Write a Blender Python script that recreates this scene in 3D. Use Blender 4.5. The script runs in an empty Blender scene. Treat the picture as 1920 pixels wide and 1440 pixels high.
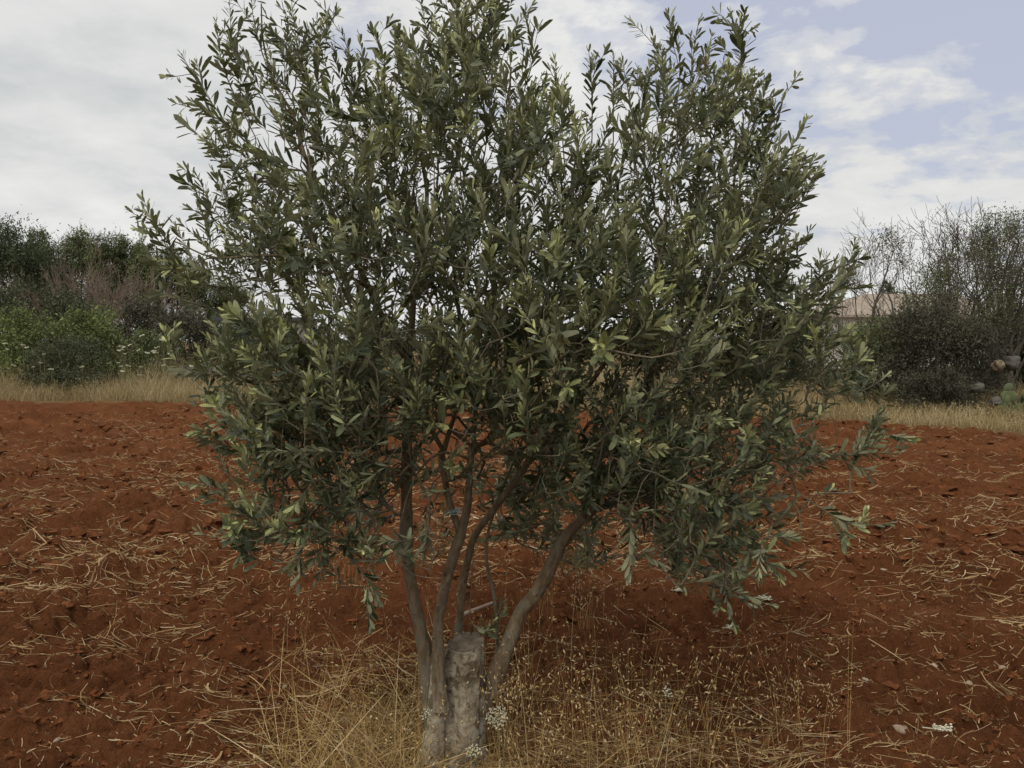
import bpy, math, random
import numpy as np
from mathutils import Vector, Matrix

S = bpy.context.scene
COL = S.collection
R = math.radians
rng = np.random.default_rng(7)
random.seed(7)

# ---------------------------------------------------------------- camera
F = 1498.0                      # focal length in pixels of the 1920 wide frame
CAM_H, PITCH = 1.5, math.atan(80 / F)
cam_d = bpy.data.cameras.new('camera')
cam_d.sensor_width = 36.0
cam_d.lens = 36.0 * F / 1920.0
cam_d.clip_start, cam_d.clip_end = 0.05, 6000
cam = bpy.data.objects.new('camera', cam_d)
cam.location = (0, 0, CAM_H)
cam.rotation_euler = (math.pi / 2 - PITCH, 0, 0)
COL.objects.link(cam)
S.camera = cam

# ---------------------------------------------------------------- world: hazy sky with soft clouds
SUN_EL, SUN_AZ = R(50), R(203)          # azimuth clockwise from +Y: behind the camera, to the left
w = bpy.data.worlds.new('World'); S.world = w; w.use_nodes = True
nt = w.node_tree; nt.nodes.clear()
def N(t, typ, **kw):
    n = t.nodes.new(typ)
    for k, v in kw.items(): setattr(n, k, v)
    return n
def setin(n, **kw):
    for k, v in kw.items(): n.inputs[k.replace('_', ' ')].default_value = v
    return n
def math_node(t, op, a, b=None, clamp=False):
    n = N(t, 'ShaderNodeMath', operation=op, use_clamp=clamp)
    for i, x in enumerate((a, b)):
        if x is None: continue
        if isinstance(x, (int, float)): n.inputs[i].default_value = x
        else: t.links.new(x, n.inputs[i])
    return n.outputs[0]
def mixcol(t, fac, a, b, blend='MIX'):
    n = N(t, 'ShaderNodeMix', data_type='RGBA', blend_type=blend)
    for s, x in ((n.inputs['Factor'], fac), (n.inputs[6], a), (n.inputs[7], b)):
        if isinstance(x, (int, float)): s.default_value = x
        elif isinstance(x, tuple): s.default_value = (*x, 1)
        else: t.links.new(x, s)
    return n.outputs[2]
def noise(t, vec, scale, detail=4, rough=.55, dim='3D', dist=0):
    n = N(t, 'ShaderNodeTexNoise', noise_dimensions=dim)
    setin(n, Scale=scale, Detail=detail, Roughness=rough, Distortion=dist)
    if vec is not None: t.links.new(vec, n.inputs['Vector'])
    return n.outputs[0]
def ramp(t, fac, stops, interp='LINEAR'):
    n = N(t, 'ShaderNodeValToRGB'); n.color_ramp.interpolation = interp
    e = n.color_ramp.elements
    while len(e) < len(stops): e.new(.5)
    for q, (p, c) in zip(e, stops):
        q.position = p; q.color = (*c, 1) if isinstance(c, tuple) else (c, c, c, 1)
    t.links.new(fac, n.inputs[0])
    return n.outputs[0]

sky = N(nt, 'ShaderNodeTexSky', sky_type='NISHITA', sun_disc=False, sun_elevation=SUN_EL, sun_rotation=SUN_AZ,
        air_density=1.0, dust_density=3.0, ozone_density=2.0)
tc = N(nt, 'ShaderNodeTexCoord')
sep = N(nt, 'ShaderNodeSeparateXYZ'); nt.links.new(tc.outputs['Generated'], sep.inputs[0])
den = math_node(nt, 'ADD', math_node(nt, 'MAXIMUM', sep.outputs[2], 0.0), 0.22)
cx = math_node(nt, 'DIVIDE', sep.outputs[0], den); cy = math_node(nt, 'DIVIDE', sep.outputs[1], den)
cmb = N(nt, 'ShaderNodeCombineXYZ'); nt.links.new(cx, cmb.inputs[0]); nt.links.new(cy, cmb.inputs[1])
cv = cmb.outputs[0]
n1 = noise(nt, cv, 4.3, 8, .58, dist=.15)
n2 = noise(nt, cv, .9, 3, .5)
n3 = noise(nt, cv, 6.5, 4, .55)
# broken cloud to the right, closed cloud to the left and near the horizon
side = math_node(nt, 'MULTIPLY_ADD', sep.outputs[0], -.5); nt.nodes[-1].inputs[2].default_value = .10
low = math_node(nt, 'MULTIPLY', math_node(nt, 'SUBTRACT', .31, sep.outputs[2]), 1.5)
low = math_node(nt, 'MAXIMUM', low, -.06)
low = math_node(nt, 'ADD', low, math_node(nt, 'MULTIPLY', math_node(nt, 'MAXIMUM', math_node(nt, 'SUBTRACT', sep.outputs[2], .5), 0.0), .8))  # cloud closed overhead, out of view, added to keep the ambient light neutral
side = math_node(nt, 'MINIMUM', side, .35)
n1w = math_node(nt, 'ADD', math_node(nt, 'MULTIPLY', n1, 1.35), -.175)
cov = math_node(nt, 'ADD', math_node(nt, 'ADD', n1w, math_node(nt, 'MULTIPLY', math_node(nt, 'SUBTRACT', n2, .5), .3)),
                math_node(nt, 'ADD', side, low))
mask = ramp(nt, cov, [(.39, 0.0), (.49, .5), (.61, 1.0)], 'EASE')
shade = math_node(nt, 'ADD', math_node(nt, 'MULTIPLY', n1, .45), math_node(nt, 'MULTIPLY', n2, .55))
CL = 6.1
cloud = ramp(nt, shade, [(.37, (.58 * CL / 6, .605 * CL / 6, .615 * CL / 6)), (.48, (.71 * CL / 6, .715 * CL / 6, .71 * CL / 6)),
                         (.62, (.82 * CL / 6, .82 * CL / 6, .80 * CL / 6))])
cloud10 = N(nt, 'ShaderNodeVectorMath', operation='SCALE'); nt.links.new(cloud, cloud10.inputs[0]); cloud10.inputs[3].default_value = 10
# unseen bright cloud round the sun, added to light the leaves facing the camera
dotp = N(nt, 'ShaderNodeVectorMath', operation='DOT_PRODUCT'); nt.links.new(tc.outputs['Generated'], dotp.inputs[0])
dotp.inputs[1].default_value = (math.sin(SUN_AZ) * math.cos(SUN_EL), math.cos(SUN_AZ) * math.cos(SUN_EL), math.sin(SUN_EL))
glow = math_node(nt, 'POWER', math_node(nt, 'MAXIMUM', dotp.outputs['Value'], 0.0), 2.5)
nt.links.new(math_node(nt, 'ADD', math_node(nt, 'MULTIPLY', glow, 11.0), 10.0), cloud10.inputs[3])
blue = mixcol(nt, .7, sky.outputs[0], (6.3, 6.5, 7.6))       # thin veil of high cloud in front of the blue
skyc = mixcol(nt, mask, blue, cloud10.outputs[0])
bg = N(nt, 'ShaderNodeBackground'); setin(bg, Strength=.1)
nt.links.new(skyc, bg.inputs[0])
wo = N(nt, 'ShaderNodeOutputWorld'); nt.links.new(bg.outputs[0], wo.inputs[0])

sun_d = bpy.data.lights.new('sun', 'SUN'); sun_d.energy = 1.25; sun_d.angle = R(12); sun_d.color = (1, .95, .87)
sun = bpy.data.objects.new('sun', sun_d); COL.objects.link(sun)
sd = Vector((math.sin(SUN_AZ) * math.cos(SUN_EL), math.cos(SUN_AZ) * math.cos(SUN_EL), math.sin(SUN_EL)))
sun.rotation_euler = sd.to_track_quat('Z', 'Y').to_euler()
sun.location = sd * 60

S.view_settings.view_transform = 'Standard'; S.view_settings.look = 'None'
S.view_settings.exposure = 0.0; S.view_settings.gamma = 1.0
S.cycles.max_bounces = 8; S.cycles.transparent_max_bounces = 8

# ---------------------------------------------------------------- helpers
def at(px, py, Y):
    u, v = (px - 960) / F, (720 - py) / F
    y = math.cos(PITCH) + v * math.sin(PITCH); z = -math.sin(PITCH) + v * math.cos(PITCH)
    return np.array((u * Y / y, Y, CAM_H + z * Y / y))
def on_ground(px, py):
    v = (720 - py) / F
    y = math.cos(PITCH) + v * math.sin(PITCH); z = -math.sin(PITCH) + v * math.cos(PITCH)
    Y = CAM_H * y / -z
    return at(px, py, Y)
def unit(a):
    return a / np.maximum(np.linalg.norm(a, axis=-1, keepdims=True), 1e-9)

def tag(o, label=None, cat=None, group=None, kind=None):
    if label: o['label'] = label
    if cat: o['category'] = cat
    if group: o['group'] = group
    if kind: o['kind'] = kind
    return o
def empty(name, loc, label, cat, group=None):
    o = bpy.data.objects.new(name, None); o.empty_display_size = .1
    o.location = loc; COL.objects.link(o)
    return tag(o, label, cat, group)
def mesh(name, verts, faces, mat, parent=None, smooth=True, attrs=None, mats=None, mat_idx=None):
    """faces: list of integer arrays (n,3) or (n,4). Vertices are in world space; a parented mesh keeps its place."""
    verts = np.asarray(verts, dtype=np.float32)
    faces = [np.asarray(f, dtype=np.int32) for f in faces if len(f)]
    me = bpy.data.meshes.new(name)
    off = np.zeros(3, np.float32) if parent is None else np.array(parent.matrix_basis.translation if parent.parent is None else
                                                                 parent.parent.matrix_basis.translation, np.float32)
    v = verts - off
    me.vertices.add(len(v)); me.vertices.foreach_set('co', v.ravel())
    nl = sum(f.size for f in faces); npoly = sum(len(f) for f in faces)
    me.loops.add(nl); me.loops.foreach_set('vertex_index', np.concatenate([f.ravel() for f in faces]))
    sizes = np.concatenate([np.full(len(f), f.shape[1], np.int32) for f in faces])
    starts = np.concatenate([[0], np.cumsum(sizes)[:-1]]).astype(np.int32)
    me.polygons.add(npoly)
    me.polygons.foreach_set('loop_start', starts)
    me.polygons.foreach_set('use_smooth', np.full(npoly, smooth, bool))
    for m in (mats or [mat]): me.materials.append(m)
    if mat_idx is not None: me.polygons.foreach_set('material_index', np.asarray(mat_idx, np.int32))
    for k, a in (attrs or {}).items():
        at_ = me.attributes.new(k, 'FLOAT', 'POINT'); at_.data.foreach_set('value', np.asarray(a, np.float32))
    me.update(calc_edges=True); me.validate()
    o = bpy.data.objects.new(name, me); COL.objects.link(o)
    if parent is not None: o.parent = parent
    return o
class Acc:
    """collects pieces of one mesh"""
    def __init__(s): s.v = []; s.f3 = []; s.f4 = []; s.n = 0; s.a = {}
    def add(s, v, f3=None, f4=None, **attrs):
        v = np.asarray(v, np.float32).reshape(-1, 3)
        if f3 is not None and len(f3): s.f3.append(np.asarray(f3, np.int32) + s.n)
        if f4 is not None and len(f4): s.f4.append(np.asarray(f4, np.int32) + s.n)
        for k, x in attrs.items():
            s.a.setdefault(k, []).append(np.broadcast_to(np.asarray(x, np.float32), (len(v),)))
        s.v.append(v); s.n += len(v)
    def build(s, name, mat, parent=None, smooth=True):
        fs = []
        if s.f3: fs.append(np.concatenate(s.f3))
        if s.f4: fs.append(np.concatenate(s.f4))
        return mesh(name, np.concatenate(s.v), fs, mat, parent, smooth, {k: np.concatenate(x) for k, x in s.a.items()})

def tube(acc, pts, rad, sides=6, cap=True, lump=0.0, **attrs):
    pts = np.asarray(pts, float); n = len(pts)
    rad = np.broadcast_to(np.asarray(rad, float), (n,))
    t = np.gradient(pts, axis=0); t = unit(t)
    ref = np.array((0.31, 0.87, 0.12)) if abs(t[:, 1]).mean() < .8 else np.array((1.0, .1, .2))
    a = unit(np.cross(t, ref)); b = np.cross(t, a)
    th = np.arange(sides) / sides * 2 * np.pi
    rr = rad[:, None] * np.ones((1, sides))
    if lump: rr = rr * (1 + lump * rng.normal(size=rr.shape))
    v = pts[:, None] + rr[..., None] * (np.cos(th)[None, :, None] * a[:, None] + np.sin(th)[None, :, None] * b[:, None])
    i = np.arange(n - 1)[:, None] * sides; j = np.arange(sides)[None]; k = (j + 1) % sides
    f4 = np.stack([i + j, i + k, i + sides + k, i + sides + j], -1).reshape(-1, 4)
    v = v.reshape(-1, 3); f3 = None
    A = {q: np.repeat(np.broadcast_to(np.asarray(x, float), (n,)), sides) for q, x in attrs.items()}
    if cap:
        v = np.concatenate([v, pts[-1:] + t[-1:] * rad[-1] * .5])
        f3 = np.stack([(n - 1) * sides + j[0], (n - 1) * sides + k[0], np.full(sides, n * sides)], -1)
        A = {q: np.append(x, x[-1]) for q, x in A.items()}
    acc.add(v, f3, f4, **A)
def smooth_path(p, step):
    """Catmull-Rom through the rows of p (any number of columns), resampled about every step metres"""
    p = np.asarray(p, float)
    q = np.concatenate([[2 * p[0] - p[1]], p, [2 * p[-1] - p[-2]]])
    out = []
    for i in range(1, len(q) - 2):
        m = max(1, int(round(np.linalg.norm(q[i + 1, :3] - q[i, :3]) / step)))
        for s in np.arange(m) / m:
            a, b, c, d = q[i - 1:i + 3]
            out.append(.5 * (2 * b + (c - a) * s + (2 * a - 5 * b + 4 * c - d) * s * s + (3 * b - a - 3 * c + d) * s ** 3))
    out.append(p[-1])
    return np.array(out)
def ribbons(acc, P, width, taper=True, col=.5, face=None):
    """P (N,K,3) centre lines, width (N,), flat blades turned at random"""
    n, k, _ = P.shape
    t = unit(np.gradient(P, axis=1))
    r = unit(rng.normal(size=(n, 1, 3))) if face is None else face[:, None]
    s = unit(np.cross(t, r))
    prof = np.linspace(1, .25, k) if taper else np.ones(k)
    hw = (np.broadcast_to(width, (n,))[:, None] * prof[None])[..., None] * .5
    v = np.stack([P - s * hw, P + s * hw], 2).reshape(n, k * 2, 3)
    base = (np.arange(n) * k * 2)[:, None]
    i = np.arange(k - 1)[None] * 2
    f = np.stack([base + i, base + i + 1, base + i + 3, base + i + 2], -1).reshape(-1, 4)
    acc.add(v, None, f, tint=np.repeat(np.broadcast_to(col, (n,)), k * 2))
def lens_shapes(acc, base, d, L, W, col):
    """small pointed seed husks: 4-sided spindles. base (N,3), d (N,3)"""
    n = len(base); d = unit(d); a = unit(np.cross(d, rng.normal(size=(n, 3)))); b = np.cross(d, a)
    L = np.broadcast_to(L, (n,))[:, None]; W = np.broadcast_to(W, (n,))[:, None]
    m = base + d * L * .4
    v = np.stack([base, m + a * W, m + b * W * .6, m - a * W, m - b * W * .6, base + d * L], 1)
    q = (np.arange(n) * 6)[:, None]
    f = np.concatenate([np.concatenate([q + 0, q + 1 + (i + 1) % 4, q + 1 + i], 1) for i in range(4)] +
                       [np.concatenate([q + 5, q + 1 + i, q + 1 + (i + 1) % 4], 1) for i in range(4)])
    acc.add(v.reshape(-1, 3), f, None, tint=np.repeat(np.broadcast_to(col, (n,)), 6))

# numpy lattice noise
def _h(ix, iy, s=0):
    x = (ix.astype(np.int64) * 374761393 + iy.astype(np.int64) * 668265263 + s * 1274126177) & 0xffffffff
    x = ((x ^ (x >> 13)) * 1274126177) & 0xffffffff
    x = ((x ^ (x >> 16)) * 2246822519) & 0xffffffff
    return ((x ^ (x >> 15)) & 0xffffff) / float(0xffffff)
def vn(x, y, s=0):
    ix, iy = np.floor(x), np.floor(y); fx, fy = x - ix, y - iy
    fx = fx * fx * fx * (fx * (fx * 6 - 15) + 10); fy = fy * fy * fy * (fy * (fy * 6 - 15) + 10)
    a = _h(ix, iy, s) * (1 - fx) + _h(ix + 1, iy, s) * fx
    b = _h(ix, iy + 1, s) * (1 - fx) + _h(ix + 1, iy + 1, s) * fx
    return a * (1 - fy) + b * fy - .5
def fbm(x, y, o=4, s=0):
    r = 0; A = 1
    for i in range(o):
        r = r + A * vn(x, y, s + i * 17); x, y, A = x * 2.03 + 7.3, y * 2.03 - 3.1, A * .5
    return r
def clods(x, y, s, keep=.6):
    ix, iy = np.floor(x), np.floor(y); out = np.zeros_like(x)
    for dx in (-1, 0, 1):
        for dy in (-1, 0, 1):
            jx, jy = ix + dx, iy + dy
            ux, uy = jx + .15 + .7 * _h(jx, jy, s), jy + .15 + .7 * _h(jx, jy, s + 5)
            k = _h(jx, jy, s + 9); amp = np.where(k < keep, .25 + .75 * (k / keep) ** 1.5, 0)
            rad = .45 + .5 * _h(jx, jy, s + 13)
            d2 = ((x - ux) ** 2 + ((y - uy) * 1.15) ** 2) / rad ** 2
            out = np.maximum(out, amp * np.sqrt(np.maximum(0, 1 - d2)) * rad)
    return out

# ---------------------------------------------------------------- materials
def new_mat(name):
    m = bpy.data.materials.new(name); m.use_nodes = True
    t = m.node_tree; p = t.nodes['Principled BSDF']
    p.inputs['Roughness'].default_value = .9; p.inputs['Specular IOR Level'].default_value = .15
    return m, t, p
def attr(t, name):
    return N(t, 'ShaderNodeAttribute', attribute_name=name).outputs['Fac']
def objco(t): return N(t, 'ShaderNodeTexCoord').outputs['Object']
def bump(t, p, h, strength, dist):
    b = N(t, 'ShaderNodeBump'); setin(b, Strength=strength, Distance=dist)
    t.links.new(h, b.inputs['Height']); t.links.new(b.outputs[0], p.inputs['Normal'])
def tinted(name, stops, rough=.85, spec=.15, transl=0.0, patch=0):
    """colour from the per-vertex tint (each leaf or straw has its own colour)"""
    m, t, p = new_mat(name)
    f = attr(t, 'tint')
    c = ramp(t, f, stops)
    if patch:
        c = mixcol(t, 1.0, c, ramp(t, noise(t, objco(t), patch, 3), [(.35, .72), (.65, 1.15)]), 'MULTIPLY')
    t.links.new(c, p.inputs['Base Color'])
    p.inputs['Roughness'].default_value = rough; p.inputs['Specular IOR Level'].default_value = spec
    if transl:
        tr = N(t, 'ShaderNodeBsdfTranslucent'); t.links.new(c, tr.inputs[0])
        mx = N(t, 'ShaderNodeMixShader'); mx.inputs[0].default_value = transl
        t.links.new(p.outputs[0], mx.inputs[1]); t.links.new(tr.outputs[0], mx.inputs[2])
        t.links.new(mx.outputs[0], t.nodes['Material Output'].inputs[0])
    return m
def plain(name, c0, c1, scale, rough=.85, bumpy=0, detail=5, dist=.01):
    m, t, p = new_mat(name)
    f = noise(t, objco(t), scale, detail, .6)
    t.links.new(ramp(t, f, [(.3, c0), (.7, c1)]), p.inputs['Base Color'])
    p.inputs['Roughness'].default_value = rough
    if bumpy: bump(t, p, f, bumpy, dist)
    return m

def soil_material():
    m, t, p = new_mat('red_soil')
    co = objco(t)
    a = noise(t, co, 1.1, 5, .6); b = noise(t, co, 22, 6, .72); c = noise(t, co, 95, 5, .75)
    f = math_node(t, 'ADD', math_node(t, 'MULTIPLY', a, .4), math_node(t, 'ADD', math_node(t, 'MULTIPLY', b, .35), math_node(t, 'MULTIPLY', c, .25)))
    soil = ramp(t, f, [(.33, (.085, .0315, .0125)), (.5, (.165, .0605, .0235)), (.65, (.26, .104, .043))])
    soil = mixcol(t, ramp(t, c, [(.60, 0.0), (.68, .5)]), soil, (.30, .13, .06))
    dry = ramp(t, noise(t, co, 9, 5), [(.3, (.15, .092, .042)), (.7, (.27, .18, .085))])
    t.links.new(mixcol(t, attr(t, 'grassy'), soil, dry), p.inputs['Base Color'])
    p.inputs['Roughness'].default_value = 1; p.inputs['Specular IOR Level'].default_value = .05
    bump(t, p, math_node(t, 'ADD', math_node(t, 'MULTIPLY', b, .7), math_node(t, 'MULTIPLY', c, .7)), 1.0, .05)
    return m
SOIL = soil_material()
def clod_material():
    m, t, p = new_mat('clod_soil')
    co = objco(t); b = noise(t, co, 25, 5, .65); c = noise(t, co, 140, 3)
    t.links.new(ramp(t, b, [(.3, (.080, .029, .0115)), (.7, (.17, .062, .024))]), p.inputs['Base Color'])
    p.inputs['Roughness'].default_value = 1; p.inputs['Specular IOR Level'].default_value = .05
    bump(t, p, math_node(t, 'ADD', b, math_node(t, 'MULTIPLY', c, .4)), .8, .015)
    return m
CLOD = clod_material()

def olive_leaf_material():
    m, t, p = new_mat('olive_leaf')
    tint = attr(t, 'tint'); back = N(t, 'ShaderNodeNewGeometry').outputs['Backfacing']
    up = ramp(t, tint, [(0.0, (.038, .049, .019)), (.3, (.077, .089, .045)), (.55, (.215, .228, .10)), (1.0, (.48, .495, .20))])  # lighter stops: young leaves, and the lit look painted on front clumps
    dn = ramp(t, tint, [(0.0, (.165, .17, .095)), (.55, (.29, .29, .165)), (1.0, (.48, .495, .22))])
    mott = ramp(t, noise(t, objco(t), 90, 3), [(.3, .78), (.7, 1.18)])
    c = mixcol(t, 1.0, mixcol(t, back, up, dn), mott, 'MULTIPLY')
    t.links.new(c, p.inputs['Base Color'])
    p.inputs['Roughness'].default_value = .48; p.inputs['Specular IOR Level'].default_value = .33
    tr = N(t, 'ShaderNodeBsdfTranslucent'); t.links.new(mixcol(t, .5, c, (.10, .15, .02)), tr.inputs[0])
    mx = N(t, 'ShaderNodeMixShader'); mx.inputs[0].default_value = .18
    t.links.new(p.outputs[0], mx.inputs[1]); t.links.new(tr.outputs[0], mx.inputs[2])
    t.links.new(mx.outputs[0], t.nodes['Material Output'].inputs[0])
    return m
LEAF = olive_leaf_material()

def bark_material(name, thin_attr=True):
    m, t, p = new_mat(name)
    co = objco(t)
    mp = N(t, 'ShaderNodeMapping'); mp.inputs['Scale'].default_value = (1, 1, .35); t.links.new(co, mp.inputs[0])
    a = noise(t, mp.outputs[0], 42, 7, .72, dist=.6); b = noise(t, co, 12, 5, .65); c = noise(t, co, 190, 5, .7)
    base = ramp(t, a, [(.28, (.075, .052, .030)), (.48, (.165, .116, .066)), (.66, (.27, .21, .13))])
    base = mixcol(t, ramp(t, b, [(.5, 0.0), (.62, .6)]), base, (.20, .185, .135))
    base = mixcol(t, ramp(t, noise(t, co, 30, 3, .5, dist=1.2), [(.66, 0.0), (.70, .85)]), base, (.055, .038, .024))
    if thin_attr:
        sz = N(t, 'ShaderNodeSeparateXYZ'); t.links.new(co, sz.inputs[0])
        lowf = math_node(t, 'ADD', math_node(t, 'MULTIPLY', math_node(t, 'SUBTRACT', .30, sz.outputs[2]), 9.0), math_node(t, 'MULTIPLY', math_node(t, 'SUBTRACT', noise(t, co, 24, 5, .7), .5), 3.0), clamp=True)
        base = mixcol(t, lowf, base, ramp(t, a, [(.36, (.095, .072, .045)), (.46, (.24, .195, .130)), (.58, (.39, .335, .24))]))
        base = mixcol(t, attr(t, 'thin'), base, (.22, .20, .135))
    t.links.new(base, p.inputs['Base Color'])
    bump(t, p, math_node(t, 'ADD', a, math_node(t, 'MULTIPLY', c, .5)), 1.0, .012)
    return m
BARK = bark_material('olive_bark')
def stump_material():
    m, t, p = new_mat('stump_bark')
    co = objco(t)
    mp = N(t, 'ShaderNodeMapping'); mp.inputs['Scale'].default_value = (1, 1, 1.5); t.links.new(co, mp.inputs[0])
    bands = noise(t, mp.outputs[0], 15, 8, .72, dist=.7); big = noise(t, co, 8, 6, .68); c = noise(t, co, 140, 6, .72)
    base = ramp(t, bands, [(.36, (.095, .072, .045)), (.46, (.24, .195, .130)), (.58, (.39, .335, .24))])
    dirt = ramp(t, big, [(.52, 0.0), (.58, .9)])
    base = mixcol(t, dirt, base, (.105, .075, .044))
    base = mixcol(t, ramp(t, noise(t, co, 45, 4, dist=.5), [(.62, 0.0), (.68, .8)]), base, (.075, .056, .038))
    t.links.new(base, p.inputs['Base Color'])
    bump(t, p, math_node(t, 'ADD', bands, math_node(t, 'MULTIPLY', c, .6)), .6, .01)
    return m
STUMP = stump_material()
CUT = plain('cut_wood', (.10, .075, .05), (.23, .185, .13), 30, .9, .5)
STRAW = tinted('straw', [(0, (.21, .13, .06)), (.4, (.36, .235, .105)), (.75, (.47, .33, .165)), (1, (.58, .46, .29))], .75, .2, .15)
DRYGRASS = tinted('dry_grass', [(0, (.12, .072, .028)), (.4, (.33, .205, .072)), (.7, (.52, .355, .135)), (1, (.70, .55, .32))], .75, .2, .2)
MARGIN = tinted('margin_grass', [(0, (.13, .105, .050)), (.35, (.255, .19, .088)), (.75, (.41, .32, .155)), (1, (.57, .49, .31))], .8, .15, .2)
UMBEL = tinted('white_florets', [(0, (.34, .33, .18)), (.5, (.58, .55, .40)), (1, (.72, .68, .53))], .8, .2, .15)
GREENSTEM = plain('green_stem', (.12, .14, .05), (.22, .20, .09), 20)
STONE = plain('pale_stone', (.21, .14, .09), (.42, .32, .235), 14, .9, .5)
ROCK = plain('grey_rock', (.07, .064, .052), (.15, .138, .11), 5, .9, .8, dist=.05)
ROCKY = plain('tan_rock', (.15, .115, .07), (.28, .22, .145), 5, .9, .8, dist=.05)
TWIG = plain('bare_twig', (.075, .064, .050), (.14, .12, .095), 6)
PINKTWIG = plain('brown_twig', (.19, .135, .10), (.32, .24, .185), 3)
BGBARK = plain('dark_bark', (.07, .055, .04), (.13, .105, .08), 4)
TWINE = plain('twine', (.28, .40, .38), (.42, .55, .52), 60, .6)
WALL = plain('lime_wall', (.34, .315, .27), (.46, .43, .37), 2.2, .9)
ROOFT = plain('stone_roof', (.24, .195, .15), (.35, .29, .225), 1.6, .9, .3)
DARKROOF = plain('dark_roof', (.05, .05, .052), (.09, .09, .09), 3)
GLASS = plain('dark_glass', (.02, .022, .025), (.04, .043, .05), 3, .15)
METAL = plain('grey_metal', (.16, .165, .165), (.23, .235, .235), 8, .5)
PAD = plain('cactus_pad', (.066, .08, .036), (.135, .145, .068), 5, .6, .2)
def foliage(name, c0, c1, c2, patch=1.2):
    return tinted(name, [(0, c0), (.5, c1), (1, c2)], .7, .2, .2, patch)
FOL_DARK = foliage('dark_foliage', (0.043, 0.055, 0.030), (0.072, 0.089, 0.042), (0.120, 0.142, 0.062))
FOL_MID = foliage('mid_foliage', (0.073, 0.088, 0.040), (0.125, 0.145, 0.059), (0.206, 0.227, 0.094))
FOL_OLIVE = foliage('olive_foliage', (0.074, 0.088, 0.038), (0.130, 0.146, 0.062), (0.210, 0.228, 0.102))
FOL_SAGE = foliage('sage_foliage', (.052, .058, .031), (.090, .098, .050), (.15, .16, .085))
FOL_GREEN = foliage('green_foliage', (0.085, 0.105, 0.037), (0.152, 0.181, 0.060), (0.250, 0.281, 0.106))
FOL_BROWN = foliage('brown_foliage', (.050, .046, .030), (.082, .076, .048), (.135, .126, .078))

# ---------------------------------------------------------------- the ground
BX = np.array([-80, -12.5, -7, -3, 0, 3, 6.4, 8.3, 11, 80]); BY = np.array([24, 19.8, 19.0, 18.2, 17.3, 16.4, 15.0, 13.0, 11.6, 9])
def soil_mask(x, y):
    """1 on tilled soil, 0 on the unploughed margin"""
    e = np.interp(x, BX, BY) + .45 * fbm(x * .7, y * .7, 3, 50) + .5 * fbm(x * 2.6, y * 2.6, 3, 55)
    return np.clip((e - y) / .35 + .5, 0, 1)
TX, TY = at(862, 1430, 2.8)[:2]
def ground_z(x, y):
    x, y = np.asarray(x, float), np.asarray(y, float)
    d = np.hypot(x, y); m = soil_mask(x, y)
    wx, wy = x + .05 * fbm(x * 5, y * 5, 2, 3), y + .05 * fbm(x * 5, y * 5, 2, 31)
    near = np.clip((12 - d) / 6, 0, 1)
    lump = .05 * fbm(x * 1.1, y * 1.1, 3, 1) + .05 * fbm(x * .8 + .25 * y, y * 2.6, 3, 9) + 0.06 * np.abs(fbm(wx * 2.3, wy * 3.4, 3, 12))
    c = .07 * clods(wx * 2.4, wy * 2.8, 21, .38) + .085 * clods(wx * 6.2, wy * 6.8, 22, .5) + .05 * clods(wx * 15, wy * 15, 23, .6) * (.5 + .5 * near)
    c = c - .085 * np.clip(clods(wx * 1.15 + 7, wy * 1.7, 26, .45) * 2.2, 0, 1)
    c = c - .07 * np.clip(1 - np.abs(fbm(wx * 3.6, wy * 5.2, 3, 81)) * 6, 0, 1) ** 1.5 * np.clip(.3 + 3 * fbm(x * 1.3, y * 1.6, 2, 85), 0, 1)
    c = c + near * (.016 * clods(wx * 40, wy * 40, 24, .7) + .024 * fbm(x * 22, y * 22, 4, 40))
    t = np.exp(-((x - TX) / .7) ** 2 - ((y - TY) / .75) ** 2)         # unploughed patch round the tree
    t = np.clip(t * 1.6, 0, 1)
    z = m * (lump + c * (1 - .75 * t)) + (1 - m) * (.05 + .06 * fbm(x * .6, y * .6, 3, 60))
    far = np.clip((d - 60) / 300, 0, 1)
    return z * (1 - far) * np.clip(d / 1.0, .3, 1) - .02
def build_ground():
    front = R(50)
    ang = np.concatenate([np.linspace(-front, front, 860), np.linspace(front, 2 * np.pi - front, 72)[1:-1]])
    rad = np.concatenate([np.linspace(.25, 1.35, 8)[:-1], np.geomspace(1.35, 23, 720), np.geomspace(23, 3000, 46)[1:]])
    x = rad[:, None] * np.sin(ang)[None]; y = rad[:, None] * np.cos(ang)[None]
    z = ground_z(x, y)
    n, k = x.shape
    v = np.stack([x, y, z], -1).reshape(-1, 3)
    i = np.arange(n - 1)[:, None] * k; j = np.arange(k)[None]; q = (j + 1) % k
    f4 = np.stack([i + j, i + k + j, i + k + q, i + q], -1).reshape(-1, 4)[:, ::-1]
    v = np.concatenate([v, [[0, 0, -.02]]])
    f3 = np.stack([np.full(k, n * k), q[0], j[0]], -1)[:, ::-1]
    g = np.append((1 - soil_mask(x, y)).ravel(), 0)
    o = mesh('field', v, [f3, f4], SOIL, attrs={'grassy': g})
    tag(o, 'red ploughed field running up to a dry grass margin', 'field', kind='structure')
    return o
build_ground()

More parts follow.
